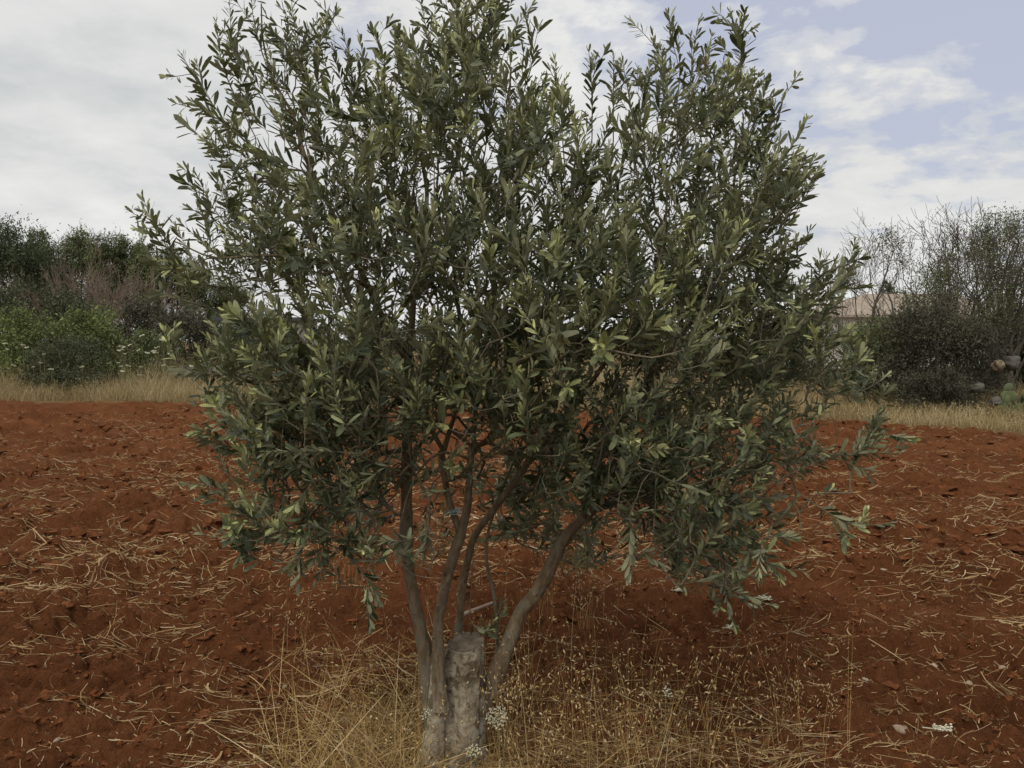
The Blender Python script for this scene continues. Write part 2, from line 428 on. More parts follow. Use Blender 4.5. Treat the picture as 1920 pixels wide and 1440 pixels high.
# ---------------------------------------------------------------- the olive tree
WPX = lambda wpx, Y: wpx * .43 / F * Y            # width in pixels at depth Y -> radius in metres
STEMS = {   # stem: list of limbs, each (px, py, depth, width in px)
 'A': [[(812,1345,2.77,40),(804,1290,2.77,38),(797,1225,2.78,32),(786,1170,2.78,29),(772,1100,2.8,27),(763,1040,2.82,26),(762,960,2.84,25),(763,860,2.86,24),(763,760,2.88,23),(766,680,2.9,21)],
       [(766,680,2.9,17),(732,617,2.85,15),(700,540,2.8,13),(650,440,2.75,10),(590,320,2.7,8),(530,180,2.7,6),(500,80,2.68,4),(492,10,2.66,3)],
       [(766,680,2.9,17),(770,600,2.95,14),(790,480,3.0,12),(800,360,3.05,9),(790,220,3.05,6),(800,100,3.05,4)],
       [(763,760,2.88,12),(690,700,2.7,9),(600,660,2.55,8),(500,640,2.45,6),(420,680,2.4,4)],
       [(763,840,2.86,12),(700,860,2.7,8),(640,900,2.58,7),(580,960,2.48,6),(510,1000,2.42,5),(450,1012,2.4,3)],
       [(700,540,2.8,9),(600,500,2.6,8),(500,480,2.5,6),(400,480,2.5,4),(330,450,2.5,3)]],
 'B': [[(828,1330,2.735,44),(823,1275,2.735,33),(822,1227,2.74,28),(822,1160,2.74,24),(833,1107,2.74,23),(847,1053,2.74,23),(864,1000,2.74,24)],
       [(864,1000,2.74,18),(850,960,2.76,15),(838,920,2.78,14),(834,878,2.8,14),(832,846,2.8,14)],
       [(832,846,2.8,11),(807,794,2.78,10),(760,720,2.7,8),(700,640,2.6,7),(640,540,2.5,5),(600,470,2.45,4)],
       [(832,846,2.8,12),(851,778,2.85,11),(859,720,2.88,11),(858,628,2.9,10),(848,500,2.92,9),(843,380,2.95,8),(860,240,2.95,6),(880,100,2.9,4),(880,20,2.9,3)],
       [(864,1000,2.74,19),(880,940,2.72,16),(887,878,2.72,15),(887,838,2.72,14)],
       [(887,838,2.72,10),(840,800,2.68,8),(801,780,2.6,7),(730,740,2.5,6),(640,720,2.4,4)],
       [(887,838,2.72,10),(907,828,2.7,9),(929,794,2.65,8),(960,720,2.55,7),(1010,640,2.45,5),(1080,580,2.35,4),(1180,590,2.3,3)],
       [(887,838,2.72,10),(893,780,2.76,9),(905,660,2.8,9),(917,540,2.85,8),(925,420,2.88,7),(950,260,2.9,5),(960,120,2.9,4)],
       [(884,862,2.72,7),(858,852,2.68,6),(834,850,2.65,6),(796,872,2.6,5),(759,919,2.55,4),(748,990,2.52,3)]],
 'D': [[(856,1235,2.94,22),(858,1200,2.95,20),(862,1153,2.95,18),(867,1100,2.95,18),(877,1050,2.94,17),(890,1005,2.92,18),(932,947,2.88,16),(968,900,2.85,15),(995,858,2.82,14),(1029,822,2.8,13)],
       [(1029,822,2.8,12),(1076,769,2.75,11),(1130,690,2.7,9),(1190,600,2.65,8),(1230,480,2.6,6),(1260,340,2.65,5),(1290,200,2.65,4),(1330,90,2.65,3)],
       [(1029,822,2.8,11),(1015,740,2.95,8),(1030,560,3.1,7),(1060,400,3.15,6),(1090,250,3.15,4)]],
 'E': [[(893,1345,2.90,40),(918,1290,2.88,38),(940,1240,2.86,37),(960,1187,2.86,33),(977,1147,2.87,31),(1007,1110,2.87,30),(1030,1067,2.87,28),(1050,1023,2.87,27),(1077,987,2.87,26),(1107,960,2.86,24)],
       [(1107,960,2.86,21),(1130,905,2.9,18),(1160,850,2.95,15),(1200,770,3.0,13),(1260,660,3.05,11),(1320,540,3.1,9),(1360,420,3.1,7),(1390,300,3.05,5),(1420,180,3.0,3)],
       [(1107,960,2.86,16),(1150,945,2.8,13),(1200,925,2.75,11),(1280,880,2.7,9),(1370,830,2.65,7),(1460,800,2.6,5),(1530,780,2.55,3)],
       [(1200,770,3.0,10),(1300,700,2.85,9),(1400,620,2.8,7),(1480,560,2.75,5),(1550,530,2.7,3)],
       [(1200,925,2.75,8),(1260,980,2.6,6),(1330,1040,2.5,5),(1380,1100,2.45,3)],
       [(1320,540,3.1,8),(1400,470,2.95,6),(1470,400,2.85,5),(1510,330,2.8,3)]],
 'F': [[(938,1275,2.9,13),(933,1213,2.9,10),(930,1147,2.9,9),(923,1100,2.9,8),(913,1060,2.9,8),(915,1000,2.92,7),(940,920,3.0,6),(980,820,3.1,5),(1000,700,3.2,4)]],
}
# crown clumps: px, py, rx, ry, depth, depth spread, shoots, youth
CLUMPS = [  # last value: young leaves, and front clumps tinted as if lit
 (500,170,90,165,2.72,.35,24,.25),(650,250,100,130,2.75,.5,52,.35),(790,200,110,150,2.8,.6,78,.3),(920,200,110,155,2.8,.6,80,.35),(880,50,75,70,2.85,.35,26,.3),
 (1020,285,75,115,2.8,.5,42,.4),(1130,330,55,90,2.8,.45,22,.3),(1270,230,95,130,2.75,.5,66,.25),(1360,150,55,95,2.75,.35,22,.25),(1395,330,90,130,2.75,.5,64,.2),
 (1470,330,50,100,2.75,.35,22,.2),(560,80,50,70,2.7,.3,14,.2),(420,250,40,110,2.65,.3,5,.1),
 (490,420,95,115,2.7,.55,56,.2),(600,420,115,120,2.75,.7,76,.2),(760,430,120,120,2.8,.75,88,.2),(900,440,120,120,2.8,.75,90,.2),(1050,460,115,120,2.8,.75,96,.2),
 (1200,460,115,120,2.8,.75,104,.15),(1340,480,110,120,2.8,.75,98,.15),(1455,510,75,100,2.75,.5,42,.15),(1535,560,42,55,2.7,.3,10,.25),(380,430,40,60,2.55,.25,9,.1),
 (500,630,85,75,2.5,.4,34,.65),(410,690,50,45,2.45,.25,10,.5),(620,620,100,90,2.6,.6,54,.5),(760,640,95,95,2.75,.75,36,.25),(900,630,95,90,2.75,.75,40,.3),
 (1010,610,90,80,2.5,.45,42,.6),(1170,590,95,75,2.45,.45,44,.75),(1310,630,100,100,2.75,.7,72,.2),(1440,630,85,95,2.75,.55,56,.2),(1550,680,50,65,2.7,.3,16,.3),
 (480,790,65,50,2.5,.35,30,.25),(600,790,90,70,2.6,.55,44,.15),(715,810,70,70,2.7,.6,20,.1),(1060,820,75,65,2.85,.6,24,.1),(1190,790,95,90,2.7,.65,52,.1),
 (1320,800,95,95,2.7,.65,52,.15),(1440,790,75,85,2.7,.5,36,.15),(1520,850,35,40,2.65,.25,8,.15),
 (470,985,55,38,2.4,.2,11,.6),(590,920,70,55,2.5,.35,18,.15),(650,1045,60,35,2.5,.3,8,.1),(742,1020,28,22,2.5,.12,6,.1),
 (1185,920,85,75,2.75,.55,40,.05),(1305,920,85,85,2.65,.5,52,.1),(1405,940,60,75,2.65,.4,24,.1),(1340,1045,75,50,2.55,.3,14,.05),(1385,1095,40,40,2.5,.2,7,.05),
 (850,700,95,60,2.7,.5,26,.2),(980,720,85,60,2.65,.45,26,.25),(700,735,80,60,2.7,.5,22,.15),(560,720,80,60,2.55,.45,24,.3),(1080,720,80,60,2.7,.5,28,.2),(640,700,60,50,2.45,.3,12,.3),
 (1000,960,75,65,3.2,.25,34,.05),(1090,1000,55,50,3.15,.3,20,.05),(940,900,60,60,3.2,.25,16,.05),(600,865,95,60,2.55,.45,26,.15),(480,860,60,50,2.48,.3,12,.2),(700,890,60,50,2.65,.4,14,.1),(1260,1010,80,60,2.65,.35,20,.05),(1410,1030,55,50,2.55,.3,10,.05),(560,1000,60,50,2.48,.3,10,.15),(830,880,50,40,2.62,.2,6,.1),(800,760,70,50,2.55,.25,14,.2),(900,715,75,50,2.5,.25,18,.35),(985,790,70,50,2.5,.25,18,.2),(1065,880,60,50,2.6,.3,14,.05),(1160,870,75,60,2.6,.3,20,.1),(1120,900,50,50,2.7,.3,12,.1),(820,1000,40,40,3.25,.2,6,.2),(940,800,70,70,3.1,.3,12,.05),(700,940,50,50,2.9,.4,8,.05),
]
SPRIGS = [   # separate outlying twigs: px, py, depth
 [(430,560,2.6),(340,500,2.5),(300,440,2.48),(266,368,2.46)],[(330,480,2.5),(300,430,2.5),(276,400,2.52)],[(440,540,2.55),(360,530,2.45),(298,500,2.42)],[(430,590,2.5),(370,570,2.42),(312,555,2.4)],
 [(540,330,2.7),(430,240,2.62),(360,190,2.6)],[(430,240,2.62),(375,160,2.6),(342,105,2.58)],[(480,260,2.65),(420,130,2.6),(405,40,2.6)],[(500,200,2.65),(440,90,2.65),(430,0,2.65)],
 [(470,330,2.6),(420,290,2.55),(380,260,2.52)],[(440,440,2.6),(400,390,2.55),(370,330,2.55)],
 [(450,700,2.45),(380,700,2.38),(330,680,2.36),(308,620,2.35)],[(470,800,2.5),(420,800,2.42),(392,775,2.4)],[(480,840,2.5),(440,850,2.44),(410,850,2.42)],
 [(520,1000,2.42),(460,1010,2.38),(415,1000,2.36)],[(510,1000,2.42),(450,960,2.38),(420,930,2.36)],[(520,960,2.42),(500,920,2.4),(490,880,2.4)],
 [(1490,580,2.72),(1560,550,2.66),(1600,495,2.64)],[(1500,560,2.72),(1540,540,2.68),(1565,490,2.66)],[(1530,730,2.65),(1600,740,2.6),(1638,700,2.58)],[(1540,690,2.65),(1600,690,2.6),(1625,640,2.6)],
 [(1480,850,2.62),(1560,852,2.58),(1620,850,2.56),(1690,848,2.55)],[(1560,852,2.58),(1610,850,2.56),(1625,815,2.55)],[(1470,905,2.62),(1550,960,2.55),(1605,985,2.52),(1625,960,2.5)],[(1600,870,2.6),(1635,810,2.62),(1655,765,2.62)],
 [(1330,250,2.7),(1390,130,2.66),(1372,25,2.65)],[(1390,130,2.66),(1385,60,2.66),(1350,40,2.66)],[(1400,260,2.7),(1425,205,2.68),(1440,145,2.67)],[(1440,280,2.7),(1455,235,2.68),(1470,175,2.68)],[(1470,350,2.72),(1498,335,2.7),(1520,312,2.7)],[(1480,400,2.72),(1505,375,2.7),(1522,350,2.7)],
 [(1250,220,2.7),(1240,130,2.68),(1222,60,2.68)],[(1290,200,2.7),(1300,100,2.68),(1310,40,2.68)],[(1110,260,2.8),(1110,170,2.78),(1104,95,2.78)],[(1150,260,2.8),(1150,180,2.8),(1150,110,2.8)],
 [(820,150,2.9),(800,60,2.88),(790,0,2.88)],[(900,120,2.9),(920,50,2.88),(935,-10,2.88)],[(980,180,2.85),(1000,100,2.82),(985,30,2.82)],[(640,180,2.75),(655,110,2.75),(640,60,2.75)],[(720,180,2.8),(720,110,2.8),(700,60,2.8)],[(560,140,2.7),(600,80,2.7),(615,45,2.7)],
 [(700,300,2.8),(690,180,2.78),(675,70,2.78)],[(770,260,2.85),(755,150,2.85),(745,70,2.84)],[(1060,330,2.8),(1050,200,2.78),(1040,110,2.78)],[(1190,330,2.75),(1185,220,2.72),(1175,150,2.72)],[(1260,260,2.72),(1275,130,2.7),(1262,40,2.7)],[(870,150,2.85),(860,50,2.85),(850,-20,2.85)],[(520,180,2.65),(480,60,2.65),(470,-20,2.65)],[(570,170,2.7),(555,70,2.7),(545,-10,2.7)],
 [(1400,1040,2.55),(1450,1060,2.5),(1462,1085,2.5)],[(1350,1060,2.52),(1360,1110,2.5),(1368,1150,2.5)],[(660,1050,2.5),(690,1090,2.48),(688,1120,2.48)],[(580,1000,2.46),(560,1050,2.45),(565,1070,2.45)],
 [(880,1160,2.9),(900,1185,2.88),(925,1165,2.86)],
]
def build_olive():
    base = np.array((TX, TY, 0.0))
    tree = empty('olive_tree', base, 'many stemmed olive tree with grey green crown growing from a sawn stump', 'tree')
    pos, par, rt, man = [], [], [], []          # skeleton nodes
    stem_paths = {s: [] for s in STEMS}
    P = np.zeros((60000, 3)); nn = 0
    def add_node(p, parent, root, r):
        nonlocal nn
        P[nn] = p; par.append(parent); rt.append(root); man.append(r); nn += 1
        return nn - 1
    names = list(STEMS)
    for si, s in enumerate(names):
        for li, limb in enumerate(STEMS[s]):
            q = np.array([(*at(a, b, y), WPX(wd, y)) for a, b, y, wd in limb])
            q = smooth_path(q, .035)
            if li:      # crooked growth on the limbs
                k = np.arange(len(q)); env = np.clip(k / 6, 0, 1)
                for ax in range(3):
                    q[:, ax] += env * .012 * np.interp(k, np.arange(0, len(q) + 8, 4), rng.normal(size=len(np.arange(0, len(q) + 8, 4))))
            stem_paths[s].append(q)
            pn = -1
            if li:
                sel = [i for i in range(nn) if rt[i] == si]
                pn = sel[int(np.argmin(np.linalg.norm(P[sel] - q[0, :3], axis=1)))]
            hi = 0 if li else next((i for i in range(len(q)) if q[i, 2] > .62), 0)
            for i, row in enumerate(q):
                pn = add_node(row[:3], pn, si, row[3])
    n_manual = nn
    no_attach = np.array([P[i, 2] < .75 for i in range(n_manual)])
    # shoots
    shoots = []
    cen = at(880, 700, 2.8)
    for (px, py, rx, ry, Y, yr, n, young_lit) in CLUMPS:
        for _ in range(int(n * 1.08)):
            while True:
                u = rng.uniform(-1, 1, 3)
                if u @ u < 1: break
            p = at(px + rx * u[0], py + ry * u[1], Y + yr * u[2])
            out = p - cen; out[2] *= .6
            low = np.clip((1.35 - p[2]) / .8, 0, 1)
            d = unit(out) * .68 + np.array((0, 0, 1.1 - 1.35 * low * (1 - min(1, young_lit * 1.3)) + .4 * young_lit)) + rng.normal(size=3) * .52
            L = rng.uniform(.09, .22) * (1.25 if rng.random() < .2 else 1)
            d = unit(d); p = p - d * L * .62
            shoots.append((p, d, L, young_lit * (1.0 if u[2] < .3 else .6), None))  # camera side of each clump painted lighter, as if lit
    order = np.argsort([np.linalg.norm(P[:n_manual][~no_attach] - s[0], axis=1).min() for s in shoots])
    gen_paths = {s: [] for s in range(len(names))}
    leaf_shoots = []
    def attach(p, d):
        D = P[:nn] - p
        dist = np.linalg.norm(D, axis=1)
        cosang = (D @ d) / np.maximum(dist, 1e-6)            # node should lie behind the shoot
        cost = dist * (1.15 + .6 * cosang) + .02
        cost[:n_manual][no_attach] = 9
        return int(np.argmin(cost))
    def grow(n0, p, d, L, droop=0.0):
        """branchlet from node n0 to p, then the shoot along d; returns shoot polyline"""
        a = P[n0].copy(); dist = np.linalg.norm(p - a)
        pd = unit(a - P[par[n0]]) if par[n0] >= 0 else np.array((0, 0, 1.0))
        c = a + (pd * .35 + unit(p - a) * .25 + np.array((0, 0, .05))) * dist + rng.normal(size=3) * .06 * dist
        m = max(2, int(dist / .035))
        path = [n0]
        for k in range(1, m + 1):
            t = k / m
            path.append(add_node((1 - t) ** 2 * a + 2 * t * (1 - t) * c + t * t * p + (rng.normal(size=3) * .004 if k < m else 0), path[-1], rt[n0], 0))
        dd = unit(unit(p - c) * .55 + d); q = p.copy(); pts = [q.copy()]
        ks = max(4, int(L / .022)); bend = rng.normal(size=3) * .05 + np.array((0, 0, .05 - droop))
        for k in range(ks):
            dd = unit(dd + bend); q = q + dd * (L / ks); pts.append(q.copy())
            path.append(add_node(q, path[-1], rt[n0], 0))
        gen_paths[rt[n0]].append(path)
        return np.array(pts)
    for i in order:
        p, d, L, young_lit, _ = shoots[i]
        n0 = attach(p, d)
        pts = grow(n0, p, d, L)
        leaf_shoots.append((pts, young_lit))
    for sp in SPRIGS:
        q = smooth_path(np.array([at(*r) for r in sp]), .03)
        n0 = attach(q[0], unit(q[1] - q[0]))
        a = P[n0].copy(); path = [n0]
        m = max(1, int(np.linalg.norm(q[0] - a) / .035))
        for k in range(1, m): path.append(add_node(a + (q[0] - a) * k / m, path[-1], rt[n0], 0))
        for r in q: path.append(add_node(r, path[-1], rt[n0], 0))
        gen_paths[rt[n0]].append(path)
        h = len(q)
        leaf_shoots.append((q[max(0, h - 9):], .2)); 
        for e in (.35, .55, .75):
            j = int(h * e); dirn = unit(q[min(j + 2, h - 1)] - q[j - 1]) + rng.normal(size=3) * .6 + np.array((0, 0, .3))
            k0 = path[-(h - j)]
            pts = grow(k0, q[j] + unit(dirn) * .03, unit(dirn), rng.uniform(.05, .10))
            leaf_shoots.append((pts, .2))
    # radii from the number of shoots carried
    cnt = np.zeros(nn)
    for pl in gen_paths.values():
        for pth in pl: cnt[pth[-1]] += 1
    for i in range(nn - 1, -1, -1):
        if par[i] >= 0: cnt[par[i]] += cnt[i]
    rad = np.maximum(.0011 * np.maximum(cnt, 1) ** .47, 0)
    # meshes
    for si, s in enumerate(names):
        acc = Acc()
        for li, q in enumerate(stem_paths[s]):
            rr = q[:, 3] * (1 + .075 * np.interp(np.arange(len(q)), np.arange(0, len(q) + 6, 3), rng.normal(size=len(np.arange(0, len(q) + 6, 3)))))
            tube(acc, q[:, :3], rr, 14 if q[:, 3].max() > .012 else 8, lump=.035, thin=np.clip((.006 - q[:, 3]) / .006, 0, .6))
        for pth in gen_paths[si]:
            ra = np.minimum(rad[pth], man[pth[0]] * .8 if man[pth[0]] > 0 else 1)
            ra = np.maximum(ra, .001)
            tube(acc, P[pth], ra, 4, thin=np.clip((.0045 - ra) / .003, 0, 1))
        o = acc.build('stem', BARK, tree)
    # leaves
    lb, la, ln, ll, lw, lt = [], [], [], [], [], []
    for pts, young_lit in leaf_shoots:
        seg = np.diff(pts, axis=0); L = np.linalg.norm(seg, axis=1).sum()
        npair = max(3, int(L / .0127)); t0 = rng.uniform(0, math.pi)
        bare = rng.choice([0, .1, .25])
        big = rng.uniform(.8, 1.2)
        ylit = np.clip(young_lit + rng.normal() * .18, 0, 1)
        old = rng.normal() * .13 + (.10 if rng.random() < .25 else 0)
        for k in range(npair):
            f = bare + (1 - bare) * (k + .5) / npair
            u = f * (len(pts) - 1); i = min(int(u), len(pts) - 2)
            p = pts[i] + seg[i] * (u - i); d = unit(seg[i])
            x = unit(np.cross(d, (.3, .5, .81) if abs(d[2]) < .9 else (1, 0, 0))); y = np.cross(d, x)
            th = t0 + k * math.pi / 2
            for sgn in (0, math.pi):
                if rng.random() < .10: continue
                r = math.cos(th + sgn + rng.normal() * .3) * x + math.sin(th + sgn + rng.normal() * .3) * y
                ang = R(rng.uniform(34, 72)) * (1.05 - .55 * f)
                a = unit(math.cos(ang) * d + math.sin(ang) * r + rng.normal(size=3) * .13 + np.array((0, 0, -.08)))
                nrm = d - a * (d @ a)
                nrm = unit(nrm + rng.normal(size=3) * .22)
                nrm = unit(nrm - a * (nrm @ a))
                if rng.random() < .06: nrm = -nrm
                size = (.0395 + .021 * ylit + .010 * rng.normal()) * big * (1 - .55 * max(0, f - .6) / .4) * (.8 + .2 * min(1, f * 4))
                lb.append(p); la.append(a); ln.append(nrm); ll.append(max(size, .014)); lw.append(max(size, .014) * rng.uniform(.205, .29))
                lt.append(np.clip(.11 + old + rng.normal() * .11 + (.36 + .72 * ylit) * max(0, (f - .25)) / .75, 0, 1))
            if k == npair - 1:
                for _ in range(2):
                    a = unit(d + rng.normal(size=3) * .2); q = unit(np.cross(a, rng.normal(size=3)))
                    lb.append(p); la.append(a); ln.append(q); ll.append(rng.uniform(.018, .035)); lw.append(rng.uniform(.004, .006))
                    lt.append(np.clip(.35 + .5 * ylit, 0, 1))
    lb, la, ln = np.array(lb), np.array(la), np.array(ln); ll, lw, lt = np.array(ll), np.array(lw), np.array(lt)
    n = len(lb); side = np.cross(ln, la)
    curv = rng.normal(size=n) * .10 + .06; fold = rng.uniform(.05, .28, n); twist = rng.normal(size=n) * .25
    st = [(0.0, .0), (.12, .24), (.34, .78), (.64, 1.0), (.88, .76), (1.0, 0.0)]
    cols = []
    for f, wf in st:
        c = lb + la * (ll * f)[:, None] - ln * (curv * ll * f * f)[:, None]
        sd = side * np.cos(twist * f)[:, None] + ln * np.sin(twist * f)[:, None]
        if wf == 0: cols.append(c)
        else:
            hw = lw * .5 * wf
            cols += [c - sd * hw[:, None] + ln * (hw * fold * 1.4)[:, None], c, c + sd * hw[:, None] + ln * (hw * fold * 1.4)[:, None]]
    v = np.stack(cols, 1); K = v.shape[1]       # 1 + 3*4 + 1 = 14
    q = (np.arange(n) * K)[:, None]
    f3, f4 = [], []
    f3 += [np.concatenate([q, q + 2, q + 1], 1), np.concatenate([q, q + 3, q + 2], 1)]
    for s in range(3):
        b = 1 + 3 * s
        f4 += [np.concatenate([q + b, q + b + 1, q + b + 4, q + b + 3], 1), np.concatenate([q + b + 1, q + b + 2, q + b + 5, q + b + 4], 1)]
    f3 += [np.concatenate([q + 10, q + 11, q + 13], 1), np.concatenate([q + 11, q + 12, q + 13], 1)]
    f3 = np.concatenate(f3); f4 = np.concatenate(f4)
    # winding: front face towards ln
    a, b, c = v.reshape(-1, 3)[f4[0, 0]], v.reshape(-1, 3)[f4[0, 1]], v.reshape(-1, 3)[f4[0, 2]]
    if np.cross(b - a, c - a) @ ln[0] < 0: f4 = f4[:, ::-1]
    a, b, c = (v.reshape(-1, 3)[f3[0, i]] for i in range(3))
    if np.cross(b - a, c - a) @ ln[0] < 0: f3 = f3[:, ::-1]
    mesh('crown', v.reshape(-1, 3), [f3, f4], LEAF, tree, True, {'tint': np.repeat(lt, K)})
    print('leaves', n, 'nodes', nn)
    # the sawn stump: a fluted barrel with a flaring foot, and the flat cut on top
    ax0, ax1 = at(862, 1432, 2.80), at(874, 1203, 2.84)
    rows, sides = 46, 64
    V = []
    th = np.arange(sides) / sides * 2 * np.pi
    for i in range(rows):
        t = i / (rows - 1)
        c = ax0 + (ax1 - ax0) * t - np.array((0, 0, .06)) * (1 - t)
        r0 = .0670 + .014 * (1 - t) ** 1.5 + .03 * np.exp(-t * 11)
        rr = r0 * (1 + .07 * fbm(np.cos(th) * 2.2 + 9, np.sin(th) * 2.2 + t * 3, 4, 70) * 2 + .03 * np.sin(th * 5 + t * 4))
        rr = rr + .026 * (1 - t) ** .6 * np.exp(-((th - 3.5) / .5) ** 2) + .016 * np.exp(-((th - .2) / .4) ** 2) * (1 - t)
        rr = rr - .016 * np.exp(-((th - 4.15) / .09) ** 2) * (1 - t) - .012 * np.exp(-((th - 5.9) / .1) ** 2)
        rr += .004 * fbm(th * 6, t * 30 + th * 0, 3, 71)
        if i == rows - 1: rr = rr * .99
        zz = np.zeros(sides) if i < rows - 2 else .006 * fbm(th * 3, th * 0 + 3, 3, 72) + .012 * np.sin(th + .6)
        V.append(np.stack([c[0] + rr * np.cos(th), c[1] + rr * np.sin(th), c[2] + zz], -1))
    V = np.array(V)
    # flank below the two left stems, grown together with the barrel
    fq = smooth_path(np.array([(*at(806,1440,2.75),.047),(*at(812,1400,2.755),.040),(*at(816,1340,2.76),.036),(*at(817,1300,2.762),.0315),(*at(818,1260,2.765),.0255),(*at(820,1215,2.768),.017),(*at(822,1180,2.768),.008)]), .008)
    FV = []
    for i, (fx, fy, fz, fr) in enumerate(fq):
        rr = fr * (1 + .16 * fbm(np.cos(th) * 2 + 4, np.sin(th) * 2 + fz * 9, 4, 76) + .05 * np.sin(th * 4 + fz * 20))
        FV.append(np.stack([fx + rr * np.cos(th), fy + rr * np.sin(th), np.full(sides, fz)], -1))
    FV = np.array(FV)
    i = np.arange(len(FV) - 1)[:, None] * sides; j = np.arange(sides)[None]; k = (j + 1) % sides
    ff = np.stack([i + j, i + k, i + sides + k, i + sides + j], -1).reshape(-1, 4) + rows * sides
    i = np.arange(rows - 1)[:, None] * sides; j = np.arange(sides)[None]; k = (j + 1) % sides
    f4 = np.stack([i + j, i + k, i + sides + k, i + sides + j], -1).reshape(-1, 4)
    stump = mesh('trunk', np.concatenate([V.reshape(-1, 3), FV.reshape(-1, 3)]), [np.concatenate([f4, ff])], STUMP, tree)
    stump['label'] = 'pale grey sawn off trunk'
    rings = [V[-1]]
    for f in (.85, .6, .3):
        q = ax1 + (V[-1] - ax1) * f; q[:, 2] += -.004 + .005 * fbm(q[:, 0] * 40, q[:, 1] * 40, 3, 73); rings.append(q)
    rv = np.concatenate(rings + [ax1[None] - (0, 0, .005)])
    i = np.arange(3)[:, None] * sides
    f4 = np.stack([i + j, i + k, i + sides + k, i + sides + j], -1).reshape(-1, 4)
    f3 = np.stack([3 * sides + j[0], 3 * sides + k[0], np.full(sides, 4 * sides)], -1)
    rv[:, 2] += .0015
    cut = mesh('cut_face', rv, [f3, f4], CUT, stump)
    return tree
build_olive()

# pale twine tied round the front stem
acc = Acc()
c = at(852, 957, 2.755)
for k in range(3):
    th = np.linspace(0, 2 * np.pi, 22)
    tube(acc, np.stack([c[0] + .0185 * np.cos(th), c[1] + .0185 * np.sin(th), c[2] + .004 * (k - 1) + .006 * np.sin(th + k)], -1), .0012, 5)
for s, dx, dz in ((0, .05, -.012), (1, .04, -.035), (2, -.035, -.012), (3, .03, .012)):
    q = np.array([c + (.004 * s - .006, -.019, 0), c + (dx * .5, -.032, .012 * (s % 2)), c + (dx, -.03, dz)])
    tube(acc, smooth_path(q, .008), .0011, 5)
tag(acc.build('twine', TWINE), 'pale blue twine tied round the front stem of the olive tree', 'twine')

# ---------------------------------------------------------------- litter on the field
def straw_litter():
    acc = Acc()
    def scatter(n, rmin, rmax, thr):
        out = []
        while sum(map(len, out)) < n:
            r = np.exp(rng.uniform(np.log(rmin), np.log(rmax), n)); a = rng.uniform(-R(46), R(46), n)
            x, y = r * np.sin(a), r * np.cos(a)
            dens = fbm(x * .55, y * 1.1, 3, 90) + .8 * fbm(x * 2.2, y * 4, 2, 91)
            k = (dens > thr + rng.normal(size=n) * .22) & (soil_mask(x, y) > .4)
            out.append(np.stack([x, y], -1)[k])
        return np.concatenate(out)[:n]
    def lay(xy, L, wd, lift, th, curl, tint):
        n = len(xy); K = 5; s = np.linspace(-.5, .5, K)[None]
        thk = th[:, None] + curl[:, None] * s * 2
        X = xy[:, :1] + L[:, None] * s * np.cos(thk); Y = xy[:, 1:] + L[:, None] * s * np.sin(thk)
        Z = ground_z(X, Y)
        lin = Z.mean(1, keepdims=True) + (Z[:, -1:] - Z[:, :1]) * s           # stiff straw bridges the hollows
        up = np.maximum((Z - lin).max(1, keepdims=True), 0) * rng.uniform(.15, .8, (n, 1))
        Z = lin + up + lift[:, None] * (.6 + rng.uniform(-1, 1, (n, 1)) * s * 2.2) + (rng.normal(size=(n, 1)) * .02 * L[:, None]) * (.25 - s * s) * 4
        ribbons(acc, np.stack([X, Y, Z], -1), wd, False, tint)
    m = 9500
    xy = scatter(m, 1.7, 19.5, .08); d = np.hypot(*xy.T)
    th = rng.normal(size=m) * .42 - .12 + np.where(rng.random(m) < .25, rng.uniform(-1.5, 1.5, m), 0)
    lay(xy, rng.uniform(.03, .20, m), rng.uniform(.0011, .0028, m) * (1 + .07 * d), rng.uniform(.001, .014, m), th,
        rng.normal(size=m) * .25, np.clip(.48 + rng.normal(size=m) * .26, 0, 1))
    m = 16000; xy = scatter(m, 5.5, 19.6, .0); d = np.hypot(*xy.T)
    lay(xy, rng.uniform(.04, .17, m), rng.uniform(.003, .006, m), rng.uniform(.002, .02, m), rng.normal(size=m) * .7, rng.normal(size=m) * .4, np.clip(.52 + rng.normal(size=m) * .24, 0, 1))
    # bundles of cut straw lying together
    nb = 250; bx = scatter(nb, 1.9, 18.5, .06)
    for c in bx:
        k = rng.integers(6, 22); th0 = rng.normal() * .3 - .12
        along = rng.normal(size=k) * rng.uniform(.08, .25); across = rng.normal(size=k) * .05
        q = np.stack([c[0] + along * math.cos(th0) - across * math.sin(th0), c[1] + along * math.sin(th0) + across * math.cos(th0)], -1)
        dd = math.hypot(*c)
        lay(q, rng.uniform(.07, .26, k), rng.uniform(.0012, .0028, k) * (1 + .07 * dd), rng.uniform(.003, .03, k), th0 + rng.normal(size=k) * .5,
            rng.normal(size=k) * .45, np.clip(.48 + rng.normal(size=k) * .24, 0, 1))
    m = 26000                                                            # chaff
    xy = scatter(m, 1.6, 17, -.25)
    lay(xy, rng.uniform(.008, .04, m), rng.uniform(.0014, .0035, m), rng.uniform(.001, .006, m), rng.uniform(0, 3.14, m), rng.normal(size=m) * .3,
        np.clip(.6 + rng.normal(size=m) * .25, 0, 1))
    m = 170                                                              # curled dead leaf sheaths, wider and paler
    xy = scatter(m, 1.8, 12, .0)
    lay(xy, rng.uniform(.05, .13, m), rng.uniform(.006, .011, m), rng.uniform(.004, .02, m), rng.uniform(0, 3.14, m), rng.normal(size=m) * 1.1,
        np.clip(.65 + rng.normal(size=m) * .15, 0, 1))
    tag(acc.build('straw', STRAW), 'cut straw and chaff lying in streaks over the red soil', 'straw', kind='stuff')
straw_litter()

